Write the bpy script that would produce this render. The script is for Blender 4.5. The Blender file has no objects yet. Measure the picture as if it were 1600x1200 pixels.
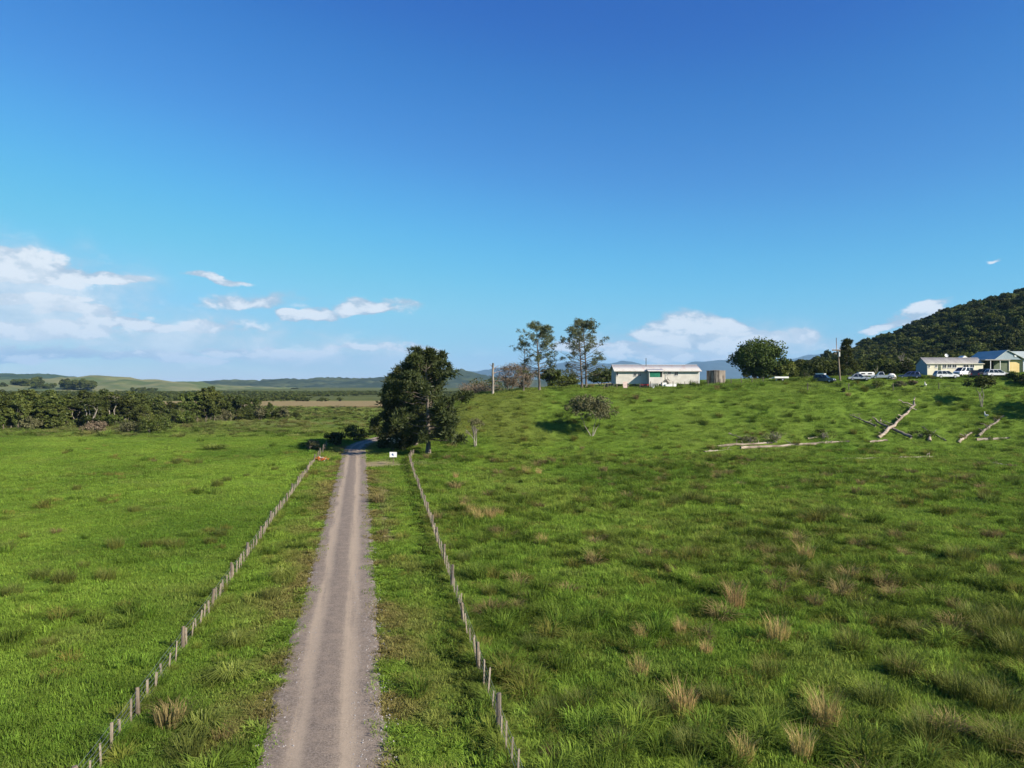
import bpy, math, random
import numpy as np
from mathutils import Vector

scene = bpy.context.scene
R = math.radians
rng = np.random.default_rng(7)
random.seed(7)

# ------------------------------------------------------------------ camera
EYE = 10.5            # drone height above the paddock
FPX = 1111.0          # focal length in pixels of a 1600 px wide frame
cam = bpy.data.cameras.new('camera')
cam.lens = 25.0
cam.sensor_width = 36.0
cam.clip_start = 0.5
cam.clip_end = 60000
cam_o = bpy.data.objects.new('camera', cam)
scene.collection.objects.link(cam_o)
cam_o.location = (0, 0, EYE)
cam_o.rotation_euler = (R(90), 0, 0)
scene.camera = cam_o

# ------------------------------------------------------------------ light
SUN_AZ = R(180 - 56)          # clockwise from +Y: behind the camera, to its right-hand side
SUN_EL = R(30)
sun_dir = Vector((math.sin(SUN_AZ) * math.cos(SUN_EL), math.cos(SUN_AZ) * math.cos(SUN_EL), math.sin(SUN_EL)))
sl = bpy.data.lights.new('sun', 'SUN')
sl.energy = 4.6
sl.angle = R(0.5)
sl.color = (1.0, 0.90, 0.76)
so = bpy.data.objects.new('sun', sl)
scene.collection.objects.link(so)
so.rotation_euler = (-sun_dir).to_track_quat('-Z', 'Y').to_euler()

SKY_STRENGTH = 0.078
EXPOSURE = 1.06
scene.view_settings.view_transform = 'Standard'
scene.view_settings.look = 'None'
scene.view_settings.exposure = EXPOSURE
scene.view_settings.gamma = 1.0
scene.view_settings.use_curve_mapping = False
scene.cycles.use_denoising = True
scene.cycles.max_bounces = 6
scene.cycles.diffuse_bounces = 2
scene.cycles.glossy_bounces = 2
scene.cycles.transmission_bounces = 3
scene.cycles.transparent_max_bounces = 6
scene.cycles.volume_bounces = 0


class NT:
    """tiny helper to write shader maths"""
    def __init__(self, tree):
        self.t = tree

    def node(self, typ, **kw):
        n = self.t.nodes.new(typ)
        for k, v in kw.items():
            setattr(n, k, v)
        return n

    def link(self, a, b):
        self.t.links.new(a, b)

    def put(self, sock, v):
        if hasattr(v, 'is_linked') or isinstance(v, bpy.types.NodeSocket):
            self.link(v, sock)
        else:
            sock.default_value = v

    def m(self, op, a, b=0.0, c=0.0, clamp=False):
        n = self.node('ShaderNodeMath', operation=op, use_clamp=clamp)
        self.put(n.inputs[0], a)
        self.put(n.inputs[1], b)
        self.put(n.inputs[2], c)
        return n.outputs[0]

    def noise(self, vec, scale, detail=4.0, rough=0.55, dist=0.0):
        n = self.node('ShaderNodeTexNoise')
        self.link(vec, n.inputs['Vector'])
        n.inputs['Scale'].default_value = scale
        n.inputs['Detail'].default_value = detail
        n.inputs['Roughness'].default_value = rough
        n.inputs['Distortion'].default_value = dist
        return n.outputs['Fac']

    def ramp(self, fac, lo, hi, a=0.0, b=1.0, smooth=True):
        n = self.node('ShaderNodeMapRange')
        n.interpolation_type = 'SMOOTHSTEP' if smooth else 'LINEAR'
        self.put(n.inputs[0], fac)
        n.inputs[1].default_value = lo
        n.inputs[2].default_value = hi
        n.inputs[3].default_value = a
        n.inputs[4].default_value = b
        return n.outputs[0]

    def mix(self, fac, a, b, blend='MIX'):
        n = self.node('ShaderNodeMix', data_type='RGBA', blend_type=blend)
        self.put(n.inputs[0], fac)
        for s, v in ((n.inputs[6], a), (n.inputs[7], b)):
            if isinstance(v, (tuple, list)):
                s.default_value = tuple(v) + ((1.0,) if len(v) == 3 else ())
            else:
                self.link(v, s)
        return n.outputs[2]


# ------------------------------------------------------------------ sky with fair-weather cloud
world = bpy.data.worlds.new('World')
scene.world = world
world.use_nodes = True
world.cycles.sampling_method = 'MANUAL'
world.cycles.sample_map_resolution = 256
wt = world.node_tree
wt.nodes.clear()
w = NT(wt)
sky = w.node('ShaderNodeTexSky')
sky.sky_type = 'NISHITA'
sky.sun_disc = False
sky.sun_elevation = SUN_EL
sky.sun_rotation = SUN_AZ
sky.altitude = 0
sky.air_density = 1.0
sky.dust_density = 0.1
sky.ozone_density = 2.6
bg_sky = w.node('ShaderNodeBackground')
bg_sky.inputs['Strength'].default_value = SKY_STRENGTH
# deep clean-air blue: tone curve over the whole sky
K = SKY_STRENGTH * 2 ** EXPOSURE * 0.6
pre = w.mix(1.0, sky.outputs[0], (K, K, K), 'MULTIPLY')
cur = w.node('ShaderNodeRGBCurve')
cm = cur.mapping
cm.use_clip = False
for ch, pts in ((0, [(.156, .019), (.262, .062), (.43, .125), (.665, .235), (1.0, .36), (1.67, .95)]),
                (1, [(.275, .126), (.342, .196), (.445, .292), (.539, .395), (.68, .515), (.93, .635), (1.2, .70), (1.67, 1.1)]),
                (2, [(.5, .50), (.72, .705), (.83, .79), (.94, .84), (1.2, .87), (1.67, 1.2)])):
    cvx = cm.curves[ch]
    for q_, v_ in pts[:-1]:
        cvx.points.new(q_ * .6, v_ * .6)
    cvx.points[len(cvx.points) - 1].location = (pts[-1][0] * .6, pts[-1][1] * .6)
cm.update()
w.link(pre, cur.inputs['Color'])
post = w.mix(1.0, cur.outputs[0], (1 / K, 1 / K, 1 / K), 'MULTIPLY')
w.link(post, bg_sky.inputs['Color'])

tc = w.node('ShaderNodeTexCoord')
sx = w.node('ShaderNodeSeparateXYZ')
w.link(tc.outputs['Generated'], sx.inputs[0])
X, Y, Z = sx.outputs
rr = w.m('SQRT', w.m('ADD', w.m('MULTIPLY', X, X), w.m('MULTIPLY', Y, Y)))
rr = w.m('MAXIMUM', rr, 0.02)
az = w.m('ARCTAN2', X, Y)
el = w.m('DIVIDE', Z, rr)
# noise space: seamless around the horizon, stretched sideways
cv = w.node('ShaderNodeCombineXYZ')
w.link(w.m('DIVIDE', X, rr), cv.inputs[0])
w.link(w.m('DIVIDE', Y, rr), cv.inputs[1])
w.link(w.m('MULTIPLY', el, 1.9), cv.inputs[2])
nz1 = w.noise(cv.outputs[0], 15.0, 9.0, 0.60, 0.25)
wn = w.node('ShaderNodeTexNoise')
w.link(cv.outputs[0], wn.inputs['Vector'])
wn.inputs['Scale'].default_value = 11.0
wn.inputs['Detail'].default_value = 5.0
ws = w.node('ShaderNodeSeparateXYZ')
w.link(wn.outputs['Color'], ws.inputs[0])
az_s, el_s = az, el
az = w.m('ADD', az, w.m('MULTIPLY', w.m('SUBTRACT', ws.outputs[0], 0.5), 0.16))
el = w.m('ADD', el, w.m('MULTIPLY', w.m('SUBTRACT', ws.outputs[1], 0.5), 0.045))
off = w.node('ShaderNodeVectorMath', operation='ADD')
w.link(cv.outputs[0], off.inputs[0])
off.inputs[1].default_value = (0.008, -0.003, 0.026)
nz2 = w.noise(off.outputs[0], 15.0, 6.0, 0.60, 0.25)
nlow = w.noise(cv.outputs[0], 2.2, 2.0, 0.5)
# cloud banks: (azimuth and height as seen from the paddock, half sizes, weight, puffiness)
BANKS = [(10, 490, 270, 100, .85, 0), (250, 535, 330, 55, .72, 0), (480, 560, 220, 34, .62, 0), (1110, 545, 230, 34, .85, 0), (1300, 545, 120, 26, .6, 0), (10, 414, 150, 26, 1.15, -0.10), (130, 434, 80, 14, .95, -0.05), (30, 440, 150, 14, .9, 0), (40, 470, 170, 10, .85, 0), (140, 488, 150, 14, .7, 0),
         (60, 518, 150, 22, 1.0, 0), (200, 508, 75, 15, .95, 0), (60, 556, 190, 18, .85, 0), (335, 432, 62, 7, .8, -0.12),
         (390, 474, 95, 22, .66, 0), (350, 512, 130, 22, .62, 0), (345, 549, 56, 9, 1.0, 0), (230, 560, 170, 14, .75, 0),
         (575, 484, 50, 13, 1.2, 0.06), (482, 494, 50, 9, 1.05, 0), (430, 556, 120, 13, .72, 0), (560, 552, 90, 10, .66, 0),
         (1075, 518, 60, 26, 1.45, 0.03), (1130, 524, 52, 22, 1.25, 0), (1000, 541, 60, 14, 1.0, 0), (1090, 550, 170, 17, .85, 0), (1190, 533, 60, 20, .85, 0),
         (1265, 532, 45, 20, .85, 0), (1440, 492, 45, 13, 1.25, 0.2), (1392, 511, 40, 9, .95, 0.1), (880, 547, 36, 12, .72, 0), (905, 535, 20, 14, .6, 0),
         (660, 552, 40, 14, .8, 0), (1556, 412, 12, 5, .52, 0)]
total = None
veil = None
for bi, (px, py, rx, ry, wt_, sh) in enumerate(BANKS):
    a0 = math.atan((px - 800) / FPX)
    c0 = math.cos(a0)
    e0 = (600 - py) / FPX * c0
    ra = rx / FPX * c0 * c0
    re = ry / FPX * c0
    da = w.m('MULTIPLY', w.m('SUBTRACT', az, a0), 1 / ra)
    de = w.m('SUBTRACT', el, e0)
    if sh:
        de = w.m('SUBTRACT', de, w.m('MULTIPLY', w.m('SUBTRACT', az, a0), sh))
    de = w.m('MULTIPLY', de, 1 / re)
    # flatter below than above
    de = w.m('MAXIMUM', w.m('MULTIPLY', de, -1.35), de)
    q = w.m('ADD', w.m('MULTIPLY', da, da), w.m('MULTIPLY', de, de))
    g = w.m('MULTIPLY', w.m('EXPONENT', w.m('MULTIPLY', q, -0.8)), wt_)
    if bi < 5:
        veil = g if veil is None else w.m('MAXIMUM', veil, g)
    else:
        total = g if total is None else w.m('MAXIMUM', total, g)
band_e = w.m('MULTIPLY', w.m('SUBTRACT', el_s, 0.03), 1 / 0.055)
band = w.m('EXPONENT', w.m('MULTIPLY', w.m('MULTIPLY', band_e, band_e), -1.0))
band = w.m('MULTIPLY', band, w.ramp(nlow, 0.42, 0.66, 0.26, 0.66))
veil = w.m('MAXIMUM', veil, band)
nn = w.m('SUBTRACT', nz1, 0.5)
dens = w.m('ADD', w.m('MULTIPLY', total, 1.12), w.m('MULTIPLY', nn, 1.35))
a_puff = w.m('MULTIPLY', w.ramp(dens, 0.33, 0.66, 0.0, 0.97), w.ramp(total, 0.08, 0.40))
a_veil = w.m('MULTIPLY', w.ramp(w.m('ADD', veil, w.m('MULTIPLY', nn, 1.0)), 0.08, 0.80, 0.0, 0.82), w.ramp(veil, 0.05, 0.4))
alpha = w.m('MULTIPLY', w.m('MAXIMUM', a_puff, a_veil), w.ramp(el_s, -0.02, 0.0))
lit = w.m('ADD', w.m('MULTIPLY', w.m('SUBTRACT', nz1, nz2), 4.2), w.ramp(dens, 0.30, 1.05, 0.16, 0.86))  # sunlit and shaded cloud sides put into the colour by shifted noise
lit = w.m('MAXIMUM', lit, w.m('ADD', w.ramp(veil, 0.1, 0.8, 0.2, 0.62), w.m('MULTIPLY', nn, 1.6)))
ccol = w.mix(w.ramp(lit, 0.1, 0.95), (0.275, 0.350, 0.425), (0.535, 0.565, 0.59))
bg_cl = w.node('ShaderNodeBackground')
w.link(ccol, bg_cl.inputs['Color'])
bg_cl.inputs['Strength'].default_value = 0.80
mx = w.node('ShaderNodeMixShader')
w.link(alpha, mx.inputs[0])
w.link(bg_sky.outputs[0], mx.inputs[1])
w.link(bg_cl.outputs[0], mx.inputs[2])
wo = w.node('ShaderNodeOutputWorld')
w.link(mx.outputs[0], wo.inputs['Surface'])


# ------------------------------------------------------------------ general helpers
COL = scene.collection


def tag(o, label=None, cat=None, group=None, kind=None):
    if label:
        o['label'] = label
    if cat:
        o['category'] = cat
    if group:
        o['group'] = group
    if kind:
        o['kind'] = kind
    return o


def empty(name, loc, rz=0.0):
    o = bpy.data.objects.new(name, None)
    o.empty_display_size = 0.3
    COL.objects.link(o)
    o.location = loc
    o.rotation_euler = (0, 0, rz)
    return o


class MB:
    """collects shapes, then links them as one mesh object"""
    def __init__(self):
        self.v = []
        self.f = []
        self.n = 0

    def add(self, v, f):
        v = np.asarray(v, dtype=float)
        self.v.append(v)
        self.f += [tuple(int(i) + self.n for i in q) for q in f]
        self.n += len(v)
        return self

    def box(self, x0, x1, y0, y1, z0, z1):
        return self.add([(x0, y0, z0), (x1, y0, z0), (x1, y1, z0), (x0, y1, z0), (x0, y0, z1), (x1, y0, z1), (x1, y1, z1), (x0, y1, z1)],
                        [(0, 3, 2, 1), (4, 5, 6, 7), (0, 1, 5, 4), (1, 2, 6, 5), (2, 3, 7, 6), (3, 0, 4, 7)])

    def tube(self, pts, rad, sides=6, caps=True):
        pts = np.asarray(pts, dtype=float)
        n = len(pts)
        rad = np.broadcast_to(np.asarray(rad, dtype=float), (n,))
        d = np.gradient(pts, axis=0)
        d /= np.linalg.norm(d, axis=1)[:, None] + 1e-9
        ref = np.where(np.abs(d[:, 2:3]) > 0.9, np.array([[1., 0, 0]]), np.array([[0, 0, 1.]]))
        a = np.cross(d, ref)
        a /= np.linalg.norm(a, axis=1)[:, None] + 1e-9
        b = np.cross(d, a)
        t = np.arange(sides) / sides * 2 * np.pi
        v = (pts[:, None, :] + rad[:, None, None] * (np.cos(t)[None, :, None] * a[:, None, :] + np.sin(t)[None, :, None] * b[:, None, :])).reshape(-1, 3)
        f = []
        for i in range(n - 1):
            for k in range(sides):
                k2 = (k + 1) % sides
                f.append((i * sides + k, i * sides + k2, (i + 1) * sides + k2, (i + 1) * sides + k))
        if caps:
            f.append(tuple(range(sides)))
            f.append(tuple((n - 1) * sides + k for k in reversed(range(sides))))
        return self.add(v, f)

    def prism(self, poly, y0, y1):
        """polygon in x,z pushed from y0 to y1"""
        n = len(poly)
        v = [(p[0], y0, p[1]) for p in poly] + [(p[0], y1, p[1]) for p in poly]
        f = [tuple(range(n)), tuple(range(2 * n - 1, n - 1, -1))]
        for i in range(n):
            j = (i + 1) % n
            f.append((i, n + i, n + j, j))
        return self.add(v, f)

    def mesh(self, name, mat, smooth=False):
        me = bpy.data.meshes.new(name)
        me.from_pydata(np.concatenate(self.v).tolist(), [], self.f)
        me.update()
        if mat:
            me.materials.append(mat)
        if smooth:
            me.shade_smooth()
        return me

    def build(self, name, mat, parent=None, smooth=False, loc=None, rot=None, bevel=0):
        me = self.mesh(name, mat, smooth)
        if bevel:
            import bmesh
            bm = bmesh.new()
            bm.from_mesh(me)
            bmesh.ops.recalc_face_normals(bm, faces=bm.faces)
            bmesh.ops.bevel(bm, geom=[e for e in bm.edges if len(e.link_faces) == 2 and e.calc_face_angle(0) > 0.5], offset=bevel, segments=2, affect='EDGES', clamp_overlap=True)
            bm.to_mesh(me)
            bm.free()
        return place(name, me, parent, loc, rot)


def place(name, me, parent=None, loc=None, rot=None):
    o = bpy.data.objects.new(name, me)
    COL.objects.link(o)
    if parent:
        o.parent = parent
    if loc is not None:
        o.location = loc
    if rot is not None:
        o.rotation_euler = rot
    return o


def copy_tree(o, parent=None):
    c = o.copy()
    COL.objects.link(c)
    c.parent = parent
    for ch in list(o.children):
        copy_tree(ch, c)
    return c


def mesh_np(name, v, nside, mat, rnd=None, smooth=False):
    """mesh of n separate nside-gons, v is (n*nside,3)"""
    n = len(v) // nside
    me = bpy.data.meshes.new(name)
    me.vertices.add(len(v))
    me.vertices.foreach_set('co', np.ascontiguousarray(v, dtype=np.float32).ravel())
    me.loops.add(len(v))
    me.loops.foreach_set('vertex_index', np.arange(len(v), dtype=np.int32))
    me.polygons.add(n)
    me.polygons.foreach_set('loop_start', np.arange(n, dtype=np.int32) * nside)
    me.update(calc_edges=True)
    if rnd is not None:
        at = me.attributes.new('rnd', 'FLOAT', 'FACE')
        at.data.foreach_set('value', np.asarray(rnd, dtype=np.float32))
    if mat:
        me.materials.append(mat)
    return me


def new_mat(name, col=(.5, .5, .5), rough=0.8, metal=0.0, spec=0.3):
    m = bpy.data.materials.new(name)
    m.use_nodes = True
    b = m.node_tree.nodes['Principled BSDF']
    b.inputs['Base Color'].default_value = (*col, 1)
    b.inputs['Roughness'].default_value = rough
    b.inputs['Metallic'].default_value = metal
    b.inputs['Specular IOR Level'].default_value = spec
    return m, NT(m.node_tree), b


def rough_mat(name, c1, c2, scale=3.0, rough=0.85, stretch=(1, 1, 1), bump=0.0, detail=6.0, lo=.35, hi=.65, spec=0.25, metal=0.0):
    """two tones worn into each other by noise, in object space"""
    m, n, b = new_mat(name, c1, rough, metal, spec)
    t = n.node('ShaderNodeTexCoord')
    mp = n.node('ShaderNodeMapping')
    mp.inputs['Scale'].default_value = stretch
    n.link(t.outputs['Object'], mp.inputs[0])
    f = n.noise(mp.outputs[0], scale, detail, 0.6)
    c = n.mix(n.ramp(f, lo, hi), c1, c2)
    n.link(c, b.inputs['Base Color'])
    if bump:
        bp = n.node('ShaderNodeBump')
        bp.inputs['Strength'].default_value = bump
        bp.inputs['Distance'].default_value = 0.03
        n.link(f, bp.inputs['Height'])
        n.link(bp.outputs[0], b.inputs['Normal'])
    return m


def leaf_mat(name, c1, c2, var=0.35, trans=0.25):
    m = bpy.data.materials.new(name)
    m.use_nodes = True
    t = m.node_tree
    t.nodes.clear()
    n = NT(t)
    at = n.node('ShaderNodeAttribute', attribute_name='rnd')
    oi = n.node('ShaderNodeObjectInfo')
    c = n.mix(at.outputs['Fac'], c1, c2)
    hs = n.node('ShaderNodeHueSaturation')
    n.link(n.ramp(oi.outputs['Random'], 0, 1, 0.485, 0.512, False), hs.inputs['Hue'])
    n.link(n.ramp(n.m('FRACT', n.m('MULTIPLY', oi.outputs['Random'], 7.31)), 0, 1, 1 - var, 1 + var, False), hs.inputs['Value'])
    n.link(c, hs.inputs['Color'])
    d = n.node('ShaderNodeBsdfDiffuse')
    tr = n.node('ShaderNodeBsdfTranslucent')
    n.link(hs.outputs[0], d.inputs[0])
    n.link(hs.outputs[0], tr.inputs[0])
    ms = n.node('ShaderNodeMixShader')
    ms.inputs[0].default_value = trans
    n.link(d.outputs[0], ms.inputs[1])
    n.link(tr.outputs[0], ms.inputs[2])
    gl = n.node('ShaderNodeBsdfGlossy')
    gl.inputs['Roughness'].default_value = 0.5
    gl.inputs['Color'].default_value = (.8, .85, .9, 1)
    m2 = n.node('ShaderNodeMixShader')
    m2.inputs[0].default_value = 0.01
    n.link(ms.outputs[0], m2.inputs[1])
    n.link(gl.outputs[0], m2.inputs[2])
    o = n.node('ShaderNodeOutputMaterial')
    n.link(m2.outputs[0], o.inputs['Surface'])
    return m


# ------------------------------------------------------------------ terrain shape
def vnoise(x, y, seed=0):
    x = np.asarray(x, float)
    y = np.asarray(y, float)
    xi = np.floor(x).astype(np.int64)
    yi = np.floor(y).astype(np.int64)
    fx = x - xi
    fy = y - yi
    fx = fx * fx * (3 - 2 * fx)
    fy = fy * fy * (3 - 2 * fy)

    def h(a, b):
        n = (a * 374761393 + b * 668265263 + seed * 974634777) & 0xFFFFFFFF
        n = ((n ^ (n >> 13)) * 1274126177) & 0xFFFFFFFF
        n = n ^ (n >> 16)
        return (n & 0xFFFF) / 65535.0
    return (h(xi, yi) * (1 - fx) + h(xi + 1, yi) * fx) * (1 - fy) + (h(xi, yi + 1) * (1 - fx) + h(xi + 1, yi + 1) * fx) * fy


def fbm(x, y, seed=0, oct=4):
    s = 0
    a = 0.5
    for k in range(oct):
        s = s + a * vnoise(np.asarray(x) * 2 ** k, np.asarray(y) * 2 ** k, seed + k * 17)
        a *= 0.5
    return s / (1 - 0.5 ** oct)


def sstep(t):
    t = np.clip(t, 0, 1)
    return t * t * (3 - 2 * t)


def road_x(y):
    y = np.asarray(y, float)
    base = -1.06 - 0.212 * y
    k = np.maximum(y - 112, 0)
    return base + 0.0085 * k ** 2 * (k < 60) + (k >= 60) * (0.0085 * 3600 + (k - 60) * 1.02)


def hill_top(x):
    return np.interp(x, [-34, -24, -19, -15, -12, -9, 2.5, 13, 25.6, 38, 64, 89, 102, 140],
                     [0, 0.2, 1.6, 4.4, 6.5, 8.0, 9.3, 9.7, 9.95, 10.3, 11.75, 12.4, 12.8, 14])


def height(x, y):
    x = np.asarray(x, float)
    y = np.asarray(y, float)
    wob = 3.0 * (fbm(x / 18, y / 18, 5, 3) - 0.5)
    t = (y - 113.5 - wob - 2 * np.clip(-x / 10, 0, 1)) / 30.0
    ramp = 0.93 * (0.55 * sstep(t) + 0.45 * np.clip(t, 0, 1)) + 0.07 * sstep((t - 0.8) / 0.6)
    P = hill_top(x)
    z = P * ramp
    back = np.where(x < 30, 1 - 0.75 * sstep((y - 166) / 60), 1.0)
    back = back * (1 - 0.85 * sstep((y - 380) / 300))
    z = z * back
    Hr = np.interp(x, [60, 95, 120, 148, 178, 208, 238, 268, 330], [10, 12, 12.5, 13.5, 20, 30, 42.5, 54, 68])
    z = z + np.where(x > 60, np.maximum(Hr - P, 0), 0) * sstep((y - 172) / 165) * (1 - 0.9 * sstep((y - 420) / 400))
    # ground bumps
    onhill = np.clip(ramp * P / 6, 0, 1)
    near = (1 - sstep((y - 160) / 60)) * (1 - sstep((np.abs(x) - 140) / 60))
    rx = np.abs(x - road_x(y))
    away = sstep((rx - 2.2) / 2.5)
    right = sstep((x - road_x(y) - 4.5) / 3)
    z = z + near * away * (0.25 * (fbm(x / 9, y / 9, 11, 3) - 0.5) + (0.12 + 0.36 * right) * (fbm(x / 1.7, y / 1.7, 23, 3) - 0.5))
    # stock terraces on the slope
    ter = np.sin((z + 0.5 * fbm(x / 10, y / 10, 31, 3)) * 2 * np.pi / 0.85)
    z = z + onhill * near * (1 - np.clip((t - .9) / .1, 0, 1)) * (0.10 * ter * fbm(x / 13, y / 6, 41, 2) + 0.30 * (fbm(x / 5, y / 5, 51, 3) - 0.5))
    # the carriageway sits a touch proud of the verge
    z = z + 0.06 * (1 - sstep((rx - 1.7) / 1.2)) * near
    return z


def hz(x, y):
    return float(height(np.array([x]), np.array([y]))[0])


def hit(px, py, far=400.0):
    """where the line of sight at a picture point meets the ground"""
    d = np.arange(14.0, far, 0.25)
    x = (px - 800) / FPX * d
    z = EYE - (py - 600) / FPX * d
    below = z <= height(x, d)
    i = int(np.argmax(below)) if below.any() else len(d) - 1
    return Vector((float(x[i]), float(d[i]), hz(x[i], d[i])))


def at(px, d):
    x = (px - 800) / FPX * d
    return Vector((x, d, hz(x, d)))


# ------------------------------------------------------------------ colours of the sward
def lfence_x(y):
    return -11.3 - 0.2 * (np.asarray(y, float) - 19.77)


def rfence_x(y):
    y = np.asarray(y, float)
    return np.where(y < 95.6, -0.07 - 0.181 * (y - 19.7), -13.8 - 0.066 * (y - 95.6))


def bare_ground(x, y):
    """sandy gateway by the sign and a worn wheel strip on the right-hand verge"""
    x = np.asarray(x, float)
    y = np.asarray(y, float)
    n_ = fbm(x / 0.9, y / 1.4, 131, 3) - 0.5
    a = np.exp(-(((x + 17.6) / 2.3) ** 2 + ((y - 93.5) / 4.0) ** 2) ** 2)
    b = np.exp(-(((x + 13.6) / 4.5) ** 2 + ((y - 92.5) / 1.1) ** 2) ** 2)
    s_ = np.exp(-((x - road_x(y) - 3.0 - 0.15 * np.sin(y / 5)) / 0.28) ** 2) * sstep((y - 46) / 4) * (1 - sstep((y - 74) / 8)) * 0.9
    return np.clip(np.maximum(np.maximum(a, b), s_) + n_ * 0.9 - 0.1, 0, 1) * (np.maximum(np.maximum(a, b), s_) > 0.05)


def sward(x, y):
    """base colour of grassland at a place (linear rgb)"""
    x = np.asarray(x, float)
    y = np.asarray(y, float)
    n1 = fbm(x / 11, y / 16, 61, 4)[:, None]
    n2 = fbm(x / 2.3, y / 2.3, 71, 4)[:, None]
    n3 = fbm(x / 26, y / 30, 81, 3)[:, None]
    bright = np.array([[0.196, 0.300, 0.040]])
    deep = np.array([[0.106, 0.188, 0.024]])
    olive = np.array([[0.190, 0.225, 0.052]])
    tan = np.array([[0.25, 0.195, 0.085]])
    c = deep + (bright - deep) * sstep((n1 - 0.25) / 0.5)
    c = c + (olive - c) * sstep((n2 - 0.52) / 0.3) * 0.55
    dx = (x - road_x(y))[:, None]
    inR = (x > rfence_x(y))[:, None]
    # verge: worn, brown patches towards the road
    vg = ((x > lfence_x(y)) & (x < rfence_x(y)) & (y < 125))[:, None]
    worn = vg * np.clip(1 - (np.abs(dx) - 1.8) / 3.4, 0, 1) * sstep((n2 - 0.36) / 0.22)
    c = c + (tan * np.array([[.95, .9, .85]]) - c) * worn * 0.85
    # right paddock: darker rank growth with distance from the fence on the near side
    c = c * (1 + 0.10 * inR) * (1 - 0.06 * inR * sstep((n3 - 0.38) / 0.25))
    c = c + (olive * 0.8 - c) * inR * sstep((n1 - .5) / .3) * 0.4
    # hillside, drier on the shoulder
    hs = (sstep((y - 112) / 10) * (x > -22))[:, None]
    c = c + (np.array([[0.150, 0.225, 0.036]]) - c) * hs * 0.7
    c = c + (np.array([[0.19, 0.205, 0.048]]) - c) * hs * sstep((n1 - 0.46) / 0.2) * np.clip((30 - x) / 40, 0.15, 1)[:, None] * 0.7
    # rough grazing beyond the paddock on the flat, then the tan marsh
    fl = (sstep((y - 125) / 40) * (x < -22))[:, None]
    c = c + (np.array([[0.175, 0.195, 0.055]]) - c) * fl * (0.45 + 0.5 * sstep((n1 - .45) / .2))
    wy = y + 50 * (fbm(x / 60, y / 60, 91, 3) - 0.5)
    marsh = (sstep((wy - 318) / 14) * (1 - sstep((wy - 425) / 20)) * (x < 60))[:, None]
    c = c + (np.array([[0.34, 0.25, 0.14]]) * (0.85 + 0.3 * n2) - c) * marsh * 0.92
    fr = sstep((wy - 430) / 30)[:, None]
    c = c + (np.array([[0.10, 0.11, 0.04]]) * (0.6 + 0.9 * fbm(x / 40, y / 90, 95, 3)[:, None]) - c) * fr * 0.9
    c = c + (np.array([[0.40, 0.31, 0.21]]) * (0.75 + 0.5 * n2) - c) * bare_ground(x, y)[:, None] * 0.9
    return np.clip(c, 0.004, 1)


def spaced(segments):
    out = []
    for a, b, s in segments:
        out.append(np.arange(a, b, s))
    return np.concatenate(out)


def geo(start, end, step, ratio=1.3):
    out = []
    v = start
    s = step
    while v < end:
        s *= ratio
        v += s
        out.append(v)
    return np.array(out)


gx = np.concatenate([-geo(250, 19000, 3)[::-1], spaced([(-250, -70, 3), (-70, 115, 0.6), (115, 350, 3)]), geo(350, 19000, 3)])
gy = np.concatenate([-geo(50, 2400, 3)[::-1], spaced([(-50, 8, 3), (8, 182, 0.6), (182, 440, 3)]), geo(440, 19000, 3)])
GX, GY = np.meshgrid(gx, gy)
GZ = height(GX.ravel(), GY.ravel())
me = bpy.data.meshes.new('ground')
nv = GX.size
nx, ny = len(gx), len(gy)
me.vertices.add(nv)
me.vertices.foreach_set('co', np.stack([GX.ravel(), GY.ravel(), GZ], 1).astype(np.float32).ravel())
ii = np.arange(nv).reshape(ny, nx)
quads = np.stack([ii[:-1, :-1], ii[:-1, 1:], ii[1:, 1:], ii[1:, :-1]], -1).reshape(-1, 4).astype(np.int32)
me.loops.add(quads.size)
me.loops.foreach_set('vertex_index', quads.ravel())
me.polygons.add(len(quads))
me.polygons.foreach_set('loop_start', np.arange(len(quads), dtype=np.int32) * 4)
me.update(calc_edges=True)
me.shade_smooth()
gc = sward(GX.ravel(), GY.ravel())
ca = me.color_attributes.new('sward', 'FLOAT_COLOR', 'POINT')
ca.data.foreach_set('color', np.concatenate([gc, np.ones((nv, 1))], 1).astype(np.float32).ravel())

m_ground, n, b = new_mat('pasture', rough=1.0, spec=0.05)
at_ = n.node('ShaderNodeAttribute', attribute_name='sward')
tcn = n.node('ShaderNodeTexCoord')
fine = n.noise(tcn.outputs['Object'], 5.0, 8, 0.7)
mid = n.noise(tcn.outputs['Object'], 0.7, 6, 0.65)
c = n.mix(n.ramp(fine, .3, .7), at_.outputs['Color'], (0.62, 0.66, 0.5), 'MULTIPLY')
c = n.mix(n.ramp(mid, .42, .7, 0, .5), c, (0.7, 0.72, 0.6), 'MULTIPLY')
n.link(c, b.inputs['Base Color'])
bp = n.node('ShaderNodeBump')
bp.inputs['Strength'].default_value = 0.9
bp.inputs['Distance'].default_value = 0.25
n.link(n.m('ADD', fine, mid), bp.inputs['Height'])
n.link(bp.outputs[0], b.inputs['Normal'])
me.materials.append(m_ground)
ground = place('ground', me)
tag(ground, kind='structure')

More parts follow.
